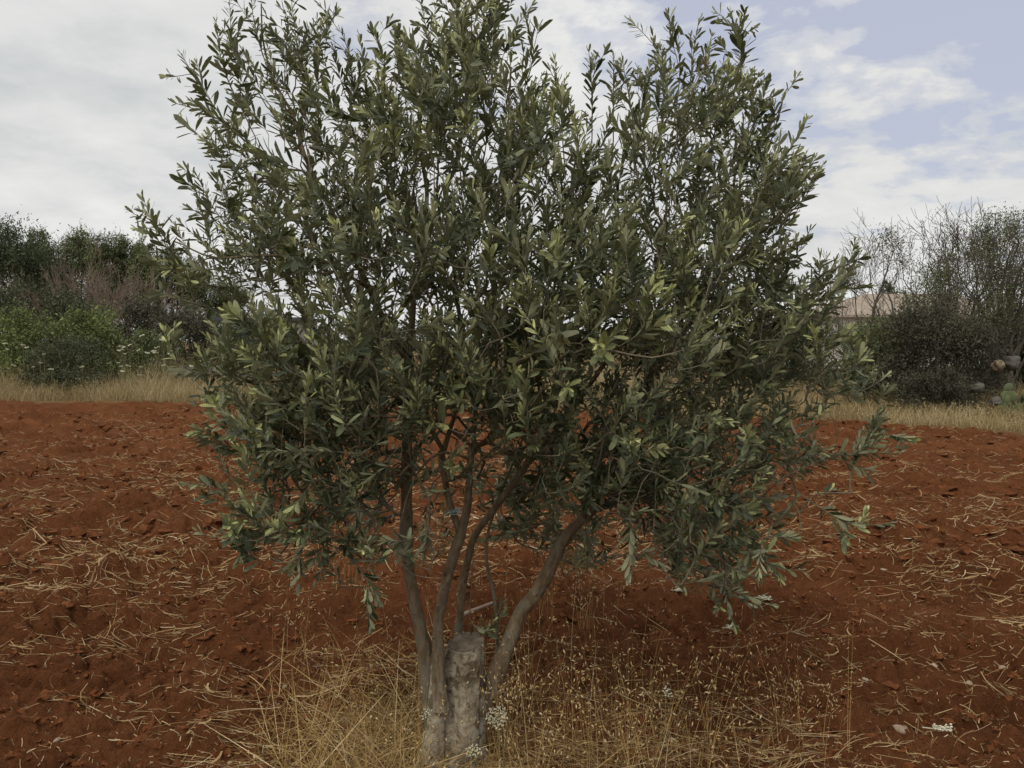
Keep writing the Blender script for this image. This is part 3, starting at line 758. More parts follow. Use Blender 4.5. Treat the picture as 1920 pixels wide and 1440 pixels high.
def icos(sub=1):
    import bmesh
    bm = bmesh.new(); bmesh.ops.create_icosphere(bm, subdivisions=sub, radius=1)
    v = np.array([x.co[:] for x in bm.verts]); f = np.array([[x.index for x in q.verts] for q in bm.faces]); bm.free()
    return v, f
IV1, IF1 = icos(1); IV2, IF2 = icos(2); IV3, IF3 = icos(3)
def lumpy(V, seed, amp, freq=1.3):
    o = seed * 3.7
    return V * (1 + amp * (fbm(V[:, 0] * freq + o, V[:, 1] * freq + V[:, 2] * .9 + o, 3, seed) + fbm(V[:, 2] * freq - o, V[:, 0] * freq + o, 3, seed + 7)))[:, None]
def loose_clods():
    acc = Acc(); m = 19000
    r = np.exp(rng.uniform(math.log(1.8), math.log(19.5), m)); a = rng.uniform(-R(45), R(45), m); x, y = r * np.sin(a), r * np.cos(a)
    k = (soil_mask(x, y) > .6) & (np.hypot(x - TX, y - TY) > .5); x, y, r = x[k], y[k], r[k]; z = ground_z(x, y)
    for i in range(len(x)):
        s = .003 + .0185 * rng.random() ** 4.5 + .0006 * r[i] + (.045 * rng.random() ** 2 if r[i] > 6 and rng.random() < .5 else 0)
        V, f = (IV2, IF2) if s > .011 and r[i] < 6 else (IV1, IF1)
        v = lumpy(V, int(rng.integers(1, 900)), 1.3, 1.9) * s * np.array((rng.uniform(.8, 1.3), rng.uniform(.8, 1.3), rng.uniform(.5, .8)))
        t = rng.uniform(0, 6.28); q = np.array([[math.cos(t), -math.sin(t), 0], [math.sin(t), math.cos(t), 0], [0, 0, 1]])
        acc.add(v @ q.T + (x[i], y[i], z[i] + s * .1), f)
    tag(acc.build('clods', CLOD, smooth=False), 'loose crumbs and clods of red soil strewn over the field', 'soil clods', kind='stuff')
loose_clods()

# dry wild oats and flattened straw round the foot of the olive tree
def foot_grass():
    acc = Acc()
    def foot_points(n, spread=1.0, left=None):
        out = []
        while len(out) < n:
            px = rng.uniform(470, 1580); py = 1150 + 420 * rng.random() ** .75
            p = on_ground(px, py)
            e = ((px - 960) / 520) ** 2 + ((1510 - py) / 300) ** 2           # denser towards the foot of the tree
            if left is True and px > 900: continue
            if left is None and px > 940 and rng.random() < .6: continue
            if left is False and px < 780: continue
            if rng.random() > math.exp(-1.9 * e ** 1.6) * 1.15: continue
            if math.hypot(p[0] - TX, p[1] - TY) < .12 or (790 < px < 915 and p[1] < TY and rng.random() < .75): continue
            out.append(p[:2])
        return np.array(out)
    def stalks(xy, h, lean, curl, wd, tint, K=7, az=None):
        n = len(xy); s = np.linspace(0, 1, K)[None]
        az = rng.uniform(0, 2 * np.pi, n) if az is None else az
        ang = lean[:, None] + curl[:, None] * s
        st = h[:, None] / (K - 1)
        hor = np.cumsum(np.concatenate([np.zeros((n, 1)), np.sin(ang[:, 1:]) * st], 1), 1)
        ver = np.cumsum(np.concatenate([np.zeros((n, 1)), np.cos(ang[:, 1:]) * st], 1), 1)
        g = ground_z(xy[:, 0], xy[:, 1])
        X = xy[:, :1] + hor * np.cos(az)[:, None]; Y = xy[:, 1:] + hor * np.sin(az)[:, None]
        Z = np.maximum(g[:, None] - .01 + ver, ground_z(X, Y) + .004)
        P = np.stack([X, Y, Z], -1)
        ribbons(acc, P, wd, True, tint)
        return P
    n = 1500                                   # flattened, criss-crossed straw left of the stump
    xy = foot_points(n, left=True)
    stalks(xy, rng.uniform(.12, .42, n), np.abs(rng.normal(size=n) * .35 + 1.25), rng.uniform(0, .5, n), rng.uniform(.0018, .0044, n), np.clip(.62 + rng.normal(size=n) * .27, 0, 1))
    n = 1900                                   # thin upright blades and stalks
    xy = foot_points(n)
    stalks(xy, rng.uniform(.08, .30, n), np.abs(rng.normal(size=n) * .35), rng.uniform(-.2, 1.1, n), rng.uniform(.0012, .0027, n), np.clip(.38 + rng.normal(size=n) * .28, 0, 1))
    n = 1500                                   # thatch of dead blades near the ground
    xy = foot_points(n)
    stalks(xy, rng.uniform(.08, .26, n), rng.uniform(.7, 1.5, n), rng.uniform(-.3, .8, n), rng.uniform(.002, .0045, n), np.clip(.14 + rng.normal(size=n) * .18, 0, 1))
    # wild oat stalks with hanging husks
    n = 240
    xy = foot_points(n, left=False); k = 70
    xy[:k] = foot_points(k)
    P = stalks(xy, rng.uniform(.25, .55, n), np.abs(rng.normal(size=n) * .16), rng.uniform(0, .55, n), rng.uniform(.0012, .002, n), np.clip(.6 + rng.normal(size=n) * .15, 0, 1), 9)
    B, D, C = [], [], []
    for i in range(n):
        top = P[i]
        for _ in range(rng.integers(3, 9)):
            f = rng.uniform(5.2, 8); j = min(int(f), 7); q = top[j] + (top[j + 1] - top[j]) * (f - j)
            o = rng.normal(size=3) * .024; B.append(q + o); D.append(np.array((o[0] * 12, o[1] * 12, -.6)) + rng.normal(size=3) * .45); C.append(np.clip(.8 + rng.normal() * .15, 0, 1))
    lens_shapes(acc, np.array(B), np.array(D), rng.uniform(.014, .024, len(B)), rng.uniform(.0021, .0036, len(B)), np.array(C))
    m = 260                                   # fallen husks
    xy = foot_points(m); z = ground_z(xy[:, 0], xy[:, 1])
    lens_shapes(acc, np.column_stack([xy, z + rng.uniform(.005, .10, m)]), np.column_stack([rng.normal(size=(m, 2)), rng.normal(size=m) * .4]), rng.uniform(.012, .024, m), rng.uniform(.0016, .003, m),
                np.clip(.8 + rng.normal(size=m) * .15, 0, 1))
    # taller oat tufts out at the right and a few stray ones
    for px, py, k in ((1490, 1400, 12), (1470, 1330, 5), (1560, 1420, 5), (1100, 1180, 14), (560, 1250, 7), (640, 1120, 10), (1020, 1170, 12)):
        c = on_ground(px, py)
        xy = c[None, :2] + rng.normal(size=(k, 2)) * .05
        P = stalks(xy, rng.uniform(.25, .5, k), np.abs(rng.normal(size=k) * .14), rng.uniform(0, .4, k), rng.uniform(.0012, .002, k), np.clip(.6 + rng.normal(size=k) * .15, 0, 1), 9)
        for i in range(k):
            m = 8; f = rng.uniform(4.5, 7.9, m); j = f.astype(int); q = P[i][j] + (P[i][np.minimum(j + 1, 8)] - P[i][j]) * (f - j)[:, None]
            o = rng.normal(size=(m, 3)) * .024
            lens_shapes(acc, q + o, np.column_stack([o[:, :2] * 12, np.full(m, -.5)]) + rng.normal(size=(m, 3)) * .3, rng.uniform(.014, .024, m), rng.uniform(.0017, .0028, m), np.clip(.85 + rng.normal(size=m) * .1, 0, 1))
    tag(acc.build('dry_grass', DRYGRASS), 'golden dry wild oat grass round the foot of the olive tree', 'dry grass', kind='stuff')
foot_grass()

# the dry margin beyond the ploughed soil
def margin_grass():
    acc = Acc()
    n = 70000
    a = rng.uniform(-R(42), R(42), n); x0 = np.tan(a)
    # walk outwards from the field's edge along each ray
    edge = np.empty(n); yy = np.full(n, 16.0)
    for _ in range(6): yy = np.interp(x0 * yy, BX, BY)
    y = yy + .1 + 10 * rng.random(n) ** 1.5; x = x0 * y
    keep = soil_mask(x, y) < .5; x, y = x[keep], y[keep]; n = len(x)
    d = y - np.interp(x, BX, BY)
    patch = fbm(x * .5, y * .5, 3, 95)
    h = np.clip(.2 + .13 * d + .3 * patch, .10, .75) * rng.uniform(.6, 1.25, n) * np.where(x > 3, .5, 1.25)
    K = 4; s = np.linspace(0, 1, K)[None]
    az = rng.uniform(0, 6.28, n); lean = np.abs(rng.normal(size=n)) * .25; curl = rng.uniform(0, .9, n)
    ang = lean[:, None] + curl[:, None] * s; st = h[:, None] / (K - 1)
    hor = np.cumsum(np.sin(ang) * st, 1) - np.sin(ang[:, :1]) * st; ver = np.cumsum(np.cos(ang) * st, 1) - np.cos(ang[:, :1]) * st
    P = np.stack([x[:, None] + hor * np.cos(az)[:, None], y[:, None] + hor * np.sin(az)[:, None], ground_z(x, y)[:, None] - .01 + ver], -1)
    tint = np.clip(.40 + .6 * patch + rng.normal(size=n) * .2, 0, 1)
    ribbons(acc, P, rng.uniform(.005, .012, n), True, tint)
    m = 16000                                   # seed heads and dry florets
    idx = rng.integers(0, n, m)
    lens_shapes(acc, P[idx, -1] - (0, 0, .03), rng.normal(size=(m, 3)) + (0, 0, .8), rng.uniform(.03, .08, m), rng.uniform(.004, .009, m), np.clip(.72 + rng.normal(size=m) * .2, 0, 1))
    tag(acc.build('grass', MARGIN), 'tall straw coloured grass on the margin beyond the ploughed soil', 'grass', kind='stuff')
margin_grass()

# ---------------------------------------------------------------- small things on the ground
def stone(px, py, s, label, mat=None, group=None, name='stone', sub=2, seed=1, flat=.6, Y=None):
    p = on_ground(px, py)
    V, f = (IV2, IF2) if sub == 2 else (IV3, IF3)
    v = lumpy(V, seed, .75, 1.1) * s * np.array((1.15, .9, flat))
    o = mesh(name, v, [f], mat or STONE)
    o.location = (p[0], p[1], float(ground_z(p[0], p[1])) + s * flat * .35); o.rotation_euler = (0, 0, seed * 1.3)
    return tag(o, label, 'stone' if name == 'stone' else 'boulder', group)
PEB = [(66,1042,.030),(350,1038,.02),(335,1222,.016),(352,1012,.018),(1658,1070,.016),(1816,1280,.016),(1752,1242,.014),(1715,1095,.012),(108,1388,.016),(534,1280,.013),
       (520,1180,.012),(1775,1085,.014),(1880,1252,.016),(155,1258,.015),(430,1230,.016),(286,1190,.012),(405,1390,.014),(1620,1290,.013),(1855,1130,.014),(1690,1390,.02),(96,1010,.02),(470,1130,.014)]
for i, (px, py, s) in enumerate(PEB):
    if i == 0: stone(px, py, s, 'largest pale stone on the red soil at the left', group='pale stones on the soil', seed=3)
    else: stone(px, py, s, 'small pale stone half sunk in the red soil', group='pale stones on the soil', seed=i + 3)

# a short dead stick behind the stump
acc = Acc(); a, b = on_ground(855, 1180), on_ground(925, 1150)
q = smooth_path(np.array([a + (0, 0, .06), (a + b) / 2 + (0, .004, .062), b + (0, 0, .06)]), .04)
tube(acc, q, np.linspace(.011, .008, len(q)), 8, lump=.06)
tag(acc.build('stick', PINKTWIG), 'short brown stick lying in the straw behind the stump', 'stick')

# wild carrots: stem, umbel
def umbel_mesh(acc, c, nrm, rad, n_umb, per, s):
    nrm = unit(np.asarray(nrm, float)); x = unit(np.cross(nrm, (.2, .9, .3))); y = np.cross(nrm, x)
    for k in range(n_umb):
        r = rad * math.sqrt((k + .3) / n_umb); t = k * 2.4
        cc = c + x * r * math.cos(t) + y * r * math.sin(t) - nrm * (.10 * r * r / rad)
        for _ in range(per):
            o = rng.normal(size=3) * rad * .085
            acc.add(IV1 * s * rng.uniform(.7, 1.2) + cc + o * (1, 1, .7), IF1, tint=np.clip(.6 + rng.normal() * .25, 0, 1))
def wild_carrot(px, py, Y, rad, label, nrm, base_px, group='wild carrots by the stump', n_umb=26, per=9, s=.0019):
    c = at(px, py, Y); bp = np.array((at(base_px, 1440, Y)[0], Y + .03, 0.0)); bp[2] = float(ground_z(bp[0], bp[1]))
    root = empty('wild_carrot', bp, label, 'wildflower', group)
    acc = Acc(); hub = c - unit(np.array(nrm, float)) * rad * .75
    q = smooth_path(np.array([bp, bp + (hub - bp) * .5 + (.01, 0, .01), hub]), .03)
    tube(acc, q, np.linspace(.0022, .0014, len(q)), 6)
    n = unit(np.array(nrm, float)); x = unit(np.cross(n, (.2, .9, .3))); y = np.cross(n, x)
    for k in range(n_umb):
        r = rad * math.sqrt((k + .3) / n_umb); t = k * 2.4
        e = c + x * r * math.cos(t) + y * r * math.sin(t) - n * (.10 * r * r / rad)
        tube(acc, np.array([hub, hub + (e - hub) * .5 - n * .1 * r, e]), .0006, 4)
    acc.build('stem', GREENSTEM, root)
    acc = Acc(); umbel_mesh(acc, c, nrm, rad, n_umb, per, s)
    acc.build('umbel', UMBEL, root)
wild_carrot(932, 1344, 2.62, .036, 'large round white wild carrot flower right of the pale stump', (.15, -.85, .55), 945, n_umb=30, per=10)
wild_carrot(888, 1407, 2.50, .026, 'flat yellowish white wild carrot flower in front of the stump near the frame bottom', (0, -.35, .9), 900, n_umb=18, per=6)
wild_carrot(797, 1338, 2.62, .022, 'small half open wild carrot flower at the left edge of the stump', (-.4, -.4, .8), 770, n_umb=13, per=5)
wild_carrot(1252, 1297, 2.70, .022, 'white wild carrot flower leaning in the oat grass well right of the stump', (.4, -.5, .8), 1240, n_umb=12, per=6)

# dry bleached flower heads lying on the soil
def bleached(px, py, L, label, rz):
    acc = Acc(); p = on_ground(px, py); z = float(ground_z(p[0], p[1])) + .022
    d = np.array((math.cos(rz), math.sin(rz), 0))
    tube(acc, np.array([p - d * L * 1.1, p, p + d * L * .4]) * (1, 1, 0) + (0, 0, z), .0025, 6, tint=.3)
    for k in range(int(L * 1400)):
        q = p + d * rng.uniform(-.5, .5) * L + rng.normal(size=3) * L * .10
        acc.add(IV1 * rng.uniform(.003, .006) * (1, 1, .7) + np.array((q[0], q[1], z + abs(rng.normal()) * .008)), IF1, tint=np.clip(.75 + rng.normal() * .2, 0, 1))
    tag(acc.build('dead_flower', UMBEL), label, 'dead flower', 'bleached flower heads on the soil')
bleached(1872, 1368, .10, 'biggest bleached flower head lying on the soil near the right edge', -.35)
bleached(1765, 1408, .06, 'bleached flower head lying low on the soil below the biggest one', -.3)
bleached(1275, 1108, .05, 'bleached flower head on the soil under the lower right crown', -.4)
bleached(1435, 1126, .06, 'bleached flower head on the soil right of the lowest hanging leaves', -.5)
bleached(1374, 1160, .05, 'bleached flower head right under the lowest hanging olive leaves', -.3)

# far wild carrots in the grass margin
def far_carrots():
    acc1 = Acc(); tube(acc1, np.array([(0, 0, -1.0), (.01, 0, -.5), (0, 0, -.03)]), .0035, 4)
    for k in range(7):
        t = k * .9; tube(acc1, np.array([(0, 0, -.06), (.045 * math.cos(t), .045 * math.sin(t), 0)]), .002, 3)
    st = acc1.build('stem', GREENSTEM)
    acc2 = Acc(); umbel_mesh(acc2, np.zeros(3), (0, 0, 1), .05, 14, 3, .009)
    um = acc2.build('umbel', UMBEL)
    spots = []
    while len(spots) < 44:
        z = rng.random()
        if z < .55: px, py = rng.uniform(198, 325), rng.uniform(628, 700)
        elif z < .8: px, py = rng.uniform(5, 110), rng.uniform(640, 705)
        else: px, py = rng.uniform(110, 420), rng.uniform(680, 712)
        spots.append((px, py, rng.uniform(20.3, 23)))
    for i, (px, py, Y) in enumerate(spots):
        p = at(px, py, Y); g = float(ground_z(p[0], p[1]))
        p[2] = max(p[2], g + .3)
        root = empty('wild_carrot', (p[0], p[1], g), 'white wild carrot in flower standing in the dry grass margin below the left bushes', 'wildflower', 'wild carrots in the far grass')
        for j, proto in enumerate((st, um)):
            o = proto if i == 0 else proto.copy()
            if i: COL.objects.link(o)
            o.parent = root; o.location = (0, 0, p[2] - g)
            s = rng.uniform(.7, 1.25)
            if j == 1: o.scale = (s, s, s); o.rotation_euler = (rng.normal() * .25, rng.normal() * .25, i)
            else: o.scale = (1, 1, (p[2] - g))
far_carrots()

# ---------------------------------------------------------------- background plants
def leaf_quads(acc, pts, size, aspect, tint, up=0.0):
    n = len(pts)
    a = unit(rng.normal(size=(n, 3)) + (0, 0, up)); b = unit(np.cross(a, rng.normal(size=(n, 3))))
    L = np.broadcast_to(size, (n,))[:, None]; W = L * aspect
    v = np.stack([pts - a * L * .5, pts + b * W * .5, pts + a * L * .5, pts - b * W * .5], 1)
    f = np.arange(n * 4).reshape(n, 4)
    acc.add(v.reshape(-1, 3), None, f, tint=np.repeat(tint, 4))
def lobed_points(lobes, n, clump=.16, shell=.55):
    """leaf positions gathered in clumps through ellipsoid lobes"""
    vol = np.array([l[3] * l[4] * l[5] for l in lobes]) ** .8; vol /= vol.sum()
    P, T = [], []
    for l, s in zip(lobes, vol):
        m = max(8, int(n * s)); k = max(6, m // 55)
        u = unit(rng.normal(size=(k, 3))); r = shell + (1.02 - shell) * rng.random(k) ** .6
        u[:, 2] = np.where(u[:, 2] < -.5, -u[:, 2] * .5, u[:, 2])
        cc = np.array(l[:3]) + u * r[:, None] * np.array(l[3:6])
        ct = rng.normal(size=k) * .16
        w_ = rng.integers(0, k, m)
        g = rng.normal(size=(m, 3)) * clump * min(l[3:6])
        P.append(cc[w_] + g); T.append(np.clip(.45 + ct[w_] + rng.normal(size=m) * .16, 0, 1))
    return np.concatenate(P), np.concatenate(T)
def limb(acc, a, b, r0, r1, sides=6, wob=.06):
    L = np.linalg.norm(b - a); mid = (a + b) / 2 + rng.normal(size=3) * wob * L
    q = smooth_path(np.array([a, mid, b]), max(L / 6, .05)); tube(acc, q, np.linspace(r0, r1, len(q)), sides)
def bg_tree(name, label, cat, px, Y, top, wpx, mat, n, leaf, group, aspect=.4, base_py=None, lobes=5, skirt=.35, up=.3, clump=.2):
    x = at(px, 640, Y)[0]; ztop = at(px, top, Y)[2]; W = wpx / F * Y * .5
    g = float(ground_z(x, Y)); H = ztop - g
    root = empty(name, (x, Y, g), label, cat, group)
    Lb = [(x, Y, g + H * .62, W * .85, W * .8, H * .36)]
    for k in range(lobes):
        t = k / lobes * 6.28 + rng.uniform(0, 1)
        zz = rng.uniform(skirt, .80)
        Lb.append((x + W * .6 * math.cos(t), Y + W * .55 * math.sin(t), g + H * zz, W * rng.uniform(.35, .55), W * rng.uniform(.35, .55), H * rng.uniform(.16, .24)))
    if skirt < .2:
        for k in range(5): Lb.append((x + W * (k - 2) * .36, Y - W * .25, g + H * .2, W * .3, W * .4, H * .22))
    Lb.append((x + W * rng.uniform(-.3, .3), Y - W * .2, g + H * .85, W * .45, W * .45, H * .15))
    acc = Acc()
    r = .035 * H ** .8 * .8
    limb(acc, np.array((x, Y, g - .1)), np.array((x + .1 * W, Y, g + H * .5)), r, r * .6, 8)
    for l in Lb[1:]:
        limb(acc, np.array((x, Y, g + H * rng.uniform(.15, .4))), np.array(l[:3]), r * .5, r * .15, 5)
    acc.build('trunk', BGBARK, root)
    acc = Acc()
    P, T = lobed_points(Lb, int(n * 1.9), clump, .3)
    P[:, 2] = np.maximum(P[:, 2], g + .08)
    leaf_quads(acc, P, leaf * rng.uniform(.6, 1.3, len(P)), aspect, T, up)
    # leading shoots that break the outline
    m = 16 + lobes * 5
    for _ in range(m):
        l = Lb[rng.integers(0, len(Lb))]; u = unit(rng.normal(size=3) + (0, -.2, .9)); q = np.array(l[:3]) + u * np.array(l[3:6]) * .95
        k = 16; s = np.linspace(0, 1, k)[:, None]; d = unit(u + (0, 0, .9)) * H * rng.uniform(.04, .10)
        leaf_quads(acc, q - d * .4 + d * s * 1.2 + rng.normal(size=(k, 3)) * leaf * .3, leaf * .9, aspect, np.clip(.5 + rng.normal(size=k) * .15, 0, 1), 1)
    acc.build('crown', mat, root)
    return root
WOOD = 'trees of the wood beyond the left margin'
for a in [
 ('broad_tree','tallest and darkest tree of the wood, cut by the left frame edge',15,36,412,190,FOL_DARK,11000),
 ('pine_tree','dark green tree beside the tallest dark tree at the left of the wood',92,40,436,95,FOL_MID,6500),
 ('pine_tree','feathery olive green tree whose top rises behind the bare brown thicket',160,41,427,100,FOL_OLIVE,6500),
 ('pine_tree','narrow olive tree with a pointed top right behind the bare brown thicket',203,40,438,70,FOL_OLIVE,5200),
 ('pine_tree','mid green tree of even height between the pointed tree and the lamp post',243,41,440,72,FOL_MID,5200),
 ('pine_tree','round green tree just left of the lamp post',278,40,447,66,FOL_OLIVE,5000),
 ('pine_tree','green tree just right of the lamp post behind the outer olive sprig',320,42,458,76,FOL_MID,5000),
 ('pine_tree','low tree of the wood half hidden by the left edge of the olive crown',372,42,480,80,FOL_MID,4200),
 ('pine_tree','low tree behind the pale shed, seen through the olive crown',430,44,520,90,FOL_OLIVE,4200)]:
    bg_tree(a[0], a[1], 'tree', a[2], a[3], a[4], a[5], a[6], int(a[7] * 1.5), .15, WOOD, aspect=.3, lobes=6, skirt=.3, up=.9, clump=.22)
SHR = 'bushes below the left wood'
for a in [
 ('dark_shrub','dark shadowy bush under the tallest tree at the left edge',40,30,520,150,FOL_DARK,5500,.13),
 ('sage_shrub','grey green bush in front of the bare brown thicket',150,29,545,120,FOL_SAGE,5500,.11),
 ('sage_shrub','dull brownish bush right of the bare thicket, below the lamp post',262,29,560,120,FOL_BROWN,5500,.11),
 ('dark_shrub','dark bush to the left of the pale shed',350,28,585,130,FOL_BROWN,5500,.11),
 ('green_bush','bright green leafy bush at the left edge with round leaves',55,24.5,583,150,FOL_GREEN,5500,.10),
 ('green_bush','yellow green bush to the right of the bright green bush',172,24.8,576,120,FOL_GREEN,5000,.10),
 ('sage_shrub','low rounded dark sage bush standing in the dry grass',132,22.3,634,155,FOL_SAGE,5200,.075),
 ('leafy_plant','low dark leafy clump among the white wild carrots',290,24,622,110,FOL_MID,3000,.09),
 ('dark_shrub','dark bush seen under the left side of the olive crown',480,30,590,150,FOL_DARK,4500,.12),
 ('dark_shrub','brownish bush seen between the olive stems',720,31,600,260,FOL_BROWN,6000,.12),
 ('dark_shrub','dark bush seen right of the middle olive stems',960,30,590,260,FOL_DARK,6000,.12),
 ('dark_shrub','dark bush seen behind the dense right side of the olive crown',1220,27,590,260,FOL_BROWN,6000,.12),
 ('dark_shrub','dark bush at the right edge of the olive crown below the house',1450,24,590,200,FOL_DARK,6000,.11)]:
    bg_tree(a[0], a[1], 'bush', a[2], a[3], a[4], a[5], a[6], a[7], a[8], SHR, aspect=.5 if a[6] is FOL_GREEN else .4, lobes=8, skirt=.15, up=.4, clump=.3)
RS = 'bushes of the right margin'
for a in [
 ('dark_shrub','big dark rounded bush with bare trees rising out of it, right of the olive tree',1745,17.3,572,240,FOL_BROWN,17000,.06),
 ('green_bush','greener bush between the olive crown and the big dark bush',1650,18.3,596,130,FOL_MID,7000,.07),
 ('dark_shrub','olive brown bush between the big dark bush and the cactus',1855,20.5,578,150,FOL_OLIVE,7500,.07),
 ('dark_shrub','dark bush behind the cactus at the right frame edge',1930,20.5,575,150,FOL_BROWN,6500,.07),
 ('low_shrub','low brown bush at the foot of the big dark bush',1755,16.3,690,150,FOL_BROWN,5000,.05)]:
    bg_tree(a[0], a[1], 'bush', a[2], a[3], a[4], a[5], a[6], a[7], a[8], RS, aspect=.45, lobes=9, skirt=.14, up=.3, clump=.3)
FARR = 'small trees by the far house'
for a in [('round_tree','small round dark tree showing just above the house roof',1664,52,524,60,FOL_DARK,2600,.16),
          ('round_tree','small dark tree beside the right end of the house',1895,47,560,50,FOL_DARK,2600,.16),
          ('round_tree','dark tree top at the right frame edge beyond the house',1930,44,572,50,FOL_MID,2600,.16)]:
    bg_tree(a[0], a[1], 'tree', a[2], a[3], a[4], a[5], a[6], a[7], a[8], FARR, aspect=.4, lobes=5, skirt=.3)

# bare, twiggy trees
def twig_tree(acc, p, d, L, r, depth, spread, up, tips, rmin=.0045):
    n = 4; q = [p]; dd = d.copy()
    for k in range(n):
        dd = unit(dd + rng.normal(size=3) * .10 + (0, 0, up * .35)); q.append(q[-1] + dd * L / n)
    q = np.array(q); r1 = max(r * .72, rmin)
    tube(acc, q, np.linspace(r, r1, n + 1), 6 if r > .02 else 3, cap=False)
    if depth == 0: tips.append((q[-1], dd)); return
    tips.append((q[-1], dd)) if depth <= 2 else None
    for k in range(rng.integers(2, 4)):
        f = rng.uniform(.35, 1.0) if k else 1.0; j = min(int(f * n), n - 1); s = q[j] + (q[j + 1] - q[j]) * (f * n - j)
        ax = unit(np.cross(dd, rng.normal(size=3))); an = (rng.normal() * .15 + spread) * (1.0 if k else .45)
        nd = unit(dd * math.cos(an) + ax * math.sin(an))
        twig_tree(acc, s, nd, L * rng.uniform(.6, .82), max(r1 * (.8 if k == 0 else rng.uniform(.45, .7)), rmin), depth - 1, spread, up, tips, rmin)
def bare_tree(label, px, Y, top, lean, stems, depth, mat, leaves=0, leafmat=None, group='bare trees over the right bushes', name='bare_tree', spread=.5, up=.09, rr=.065, leafzone=(.35, .9), fan=.3, leaf=.06, frac=.27):
    x = at(px, 640, Y)[0]; g = float(ground_z(x, Y)); H = at(px, top, Y)[2] - g
    root = empty(name, (x, Y, g), label, 'tree' if name == 'bare_tree' else 'bush', group)
    acc = Acc(); tips = []
    for k in range(stems):
        d = unit(np.array((lean + rng.normal() * fan, rng.normal() * fan, 1)))
        twig_tree(acc, np.array((x + rng.normal() * .08, Y + rng.normal() * .08, g - .05)), d, H * frac * rng.uniform(.85, 1.1), rr * rng.uniform(.7, 1.1), depth, spread, up, tips)
    # scale the height so that the top meets the photographed outline
    V = np.concatenate(acc.v); hi = np.percentile(V[:, 2], 99.95) - g; f = H / hi
    for v in acc.v: v[:, 2] = g + (v[:, 2] - g) * f
    acc.build('trunk', mat, root)
    if leaves:
        T = np.array([t[0] for t in tips]); T[:, 2] = g + (T[:, 2] - g) * f
        rel = (T[:, 2] - g) / H; ok = T[(rel > leafzone[0]) & (rel < leafzone[1])]
        ok = ok[np.argsort(np.abs(ok[:, 0] - np.median(ok[:, 0])))][:max(20, int(len(ok) * .62))]
        hub = ok[rng.integers(0, len(ok), 11)]; near = ok[np.min(np.linalg.norm(ok[:, None] - hub[None], axis=2), axis=1) < .6]
        cl = near[rng.integers(0, len(near), leaves // 14)]
        P = (cl[:, None] + rng.normal(size=(len(cl), 14, 3)) * .13).reshape(-1, 3)
        a2 = Acc(); leaf_quads(a2, P, leaf * rng.uniform(.7, 1.3, len(P)), .5, np.clip(.4 + rng.normal(size=len(P)) * .2, 0, 1))
        a2.build('crown', leafmat, root)
    return root
bare_tree('half bare tree with scattered leaves, in the middle of the right hand group', 1715, 18.6, 368, .05, 4, 6, TWIG, 5200, FOL_OLIVE, spread=.56, leaf=.05)
bare_tree('tree with a dense ivy dark crown at the right of the bare group', 1852, 19.4, 364, .0, 4, 6, TWIG, 10500, FOL_OLIVE, spread=.56, leaf=.05, leafzone=(.4, .93))
bare_tree('slender leafless tree at the left end of the bare group', 1640, 19.0, 420, -.05, 3, 6, TWIG, 0, None, spread=.55)
bare_tree('leafless tree with upright twigs between the two leafy ones', 1775, 19.8, 378, .05, 4, 6, TWIG, 2400, FOL_OLIVE, spread=.6, leaf=.05)
bare_tree('leafless tree leaning out over the right frame edge', 1905, 19.0, 376, .08, 4, 6, TWIG, 2600, FOL_OLIVE, spread=.6, leaf=.05)
bare_tree('large bare pinkish brown thicket in front of the wood', 172, 31, 438, 0, 15, 5, PINKTWIG, 0, None, 'bare brown thickets by the wood', 'bare_thicket', .40, .10, .035, fan=.5)
bare_tree('smaller bare brown thicket just below the lamp post', 262, 32, 486, .05, 12, 5, PINKTWIG, 0, None, 'bare brown thickets by the wood', 'bare_thicket', .34, .08, .03, fan=.55)
bare_tree('grey bare thicket tangled through the big dark bush', 1755, 17.0, 560, .05, 8, 5, TWIG, 0, None, 'bare trees over the right bushes', 'bare_thicket', .42, .05, .02, fan=.6)

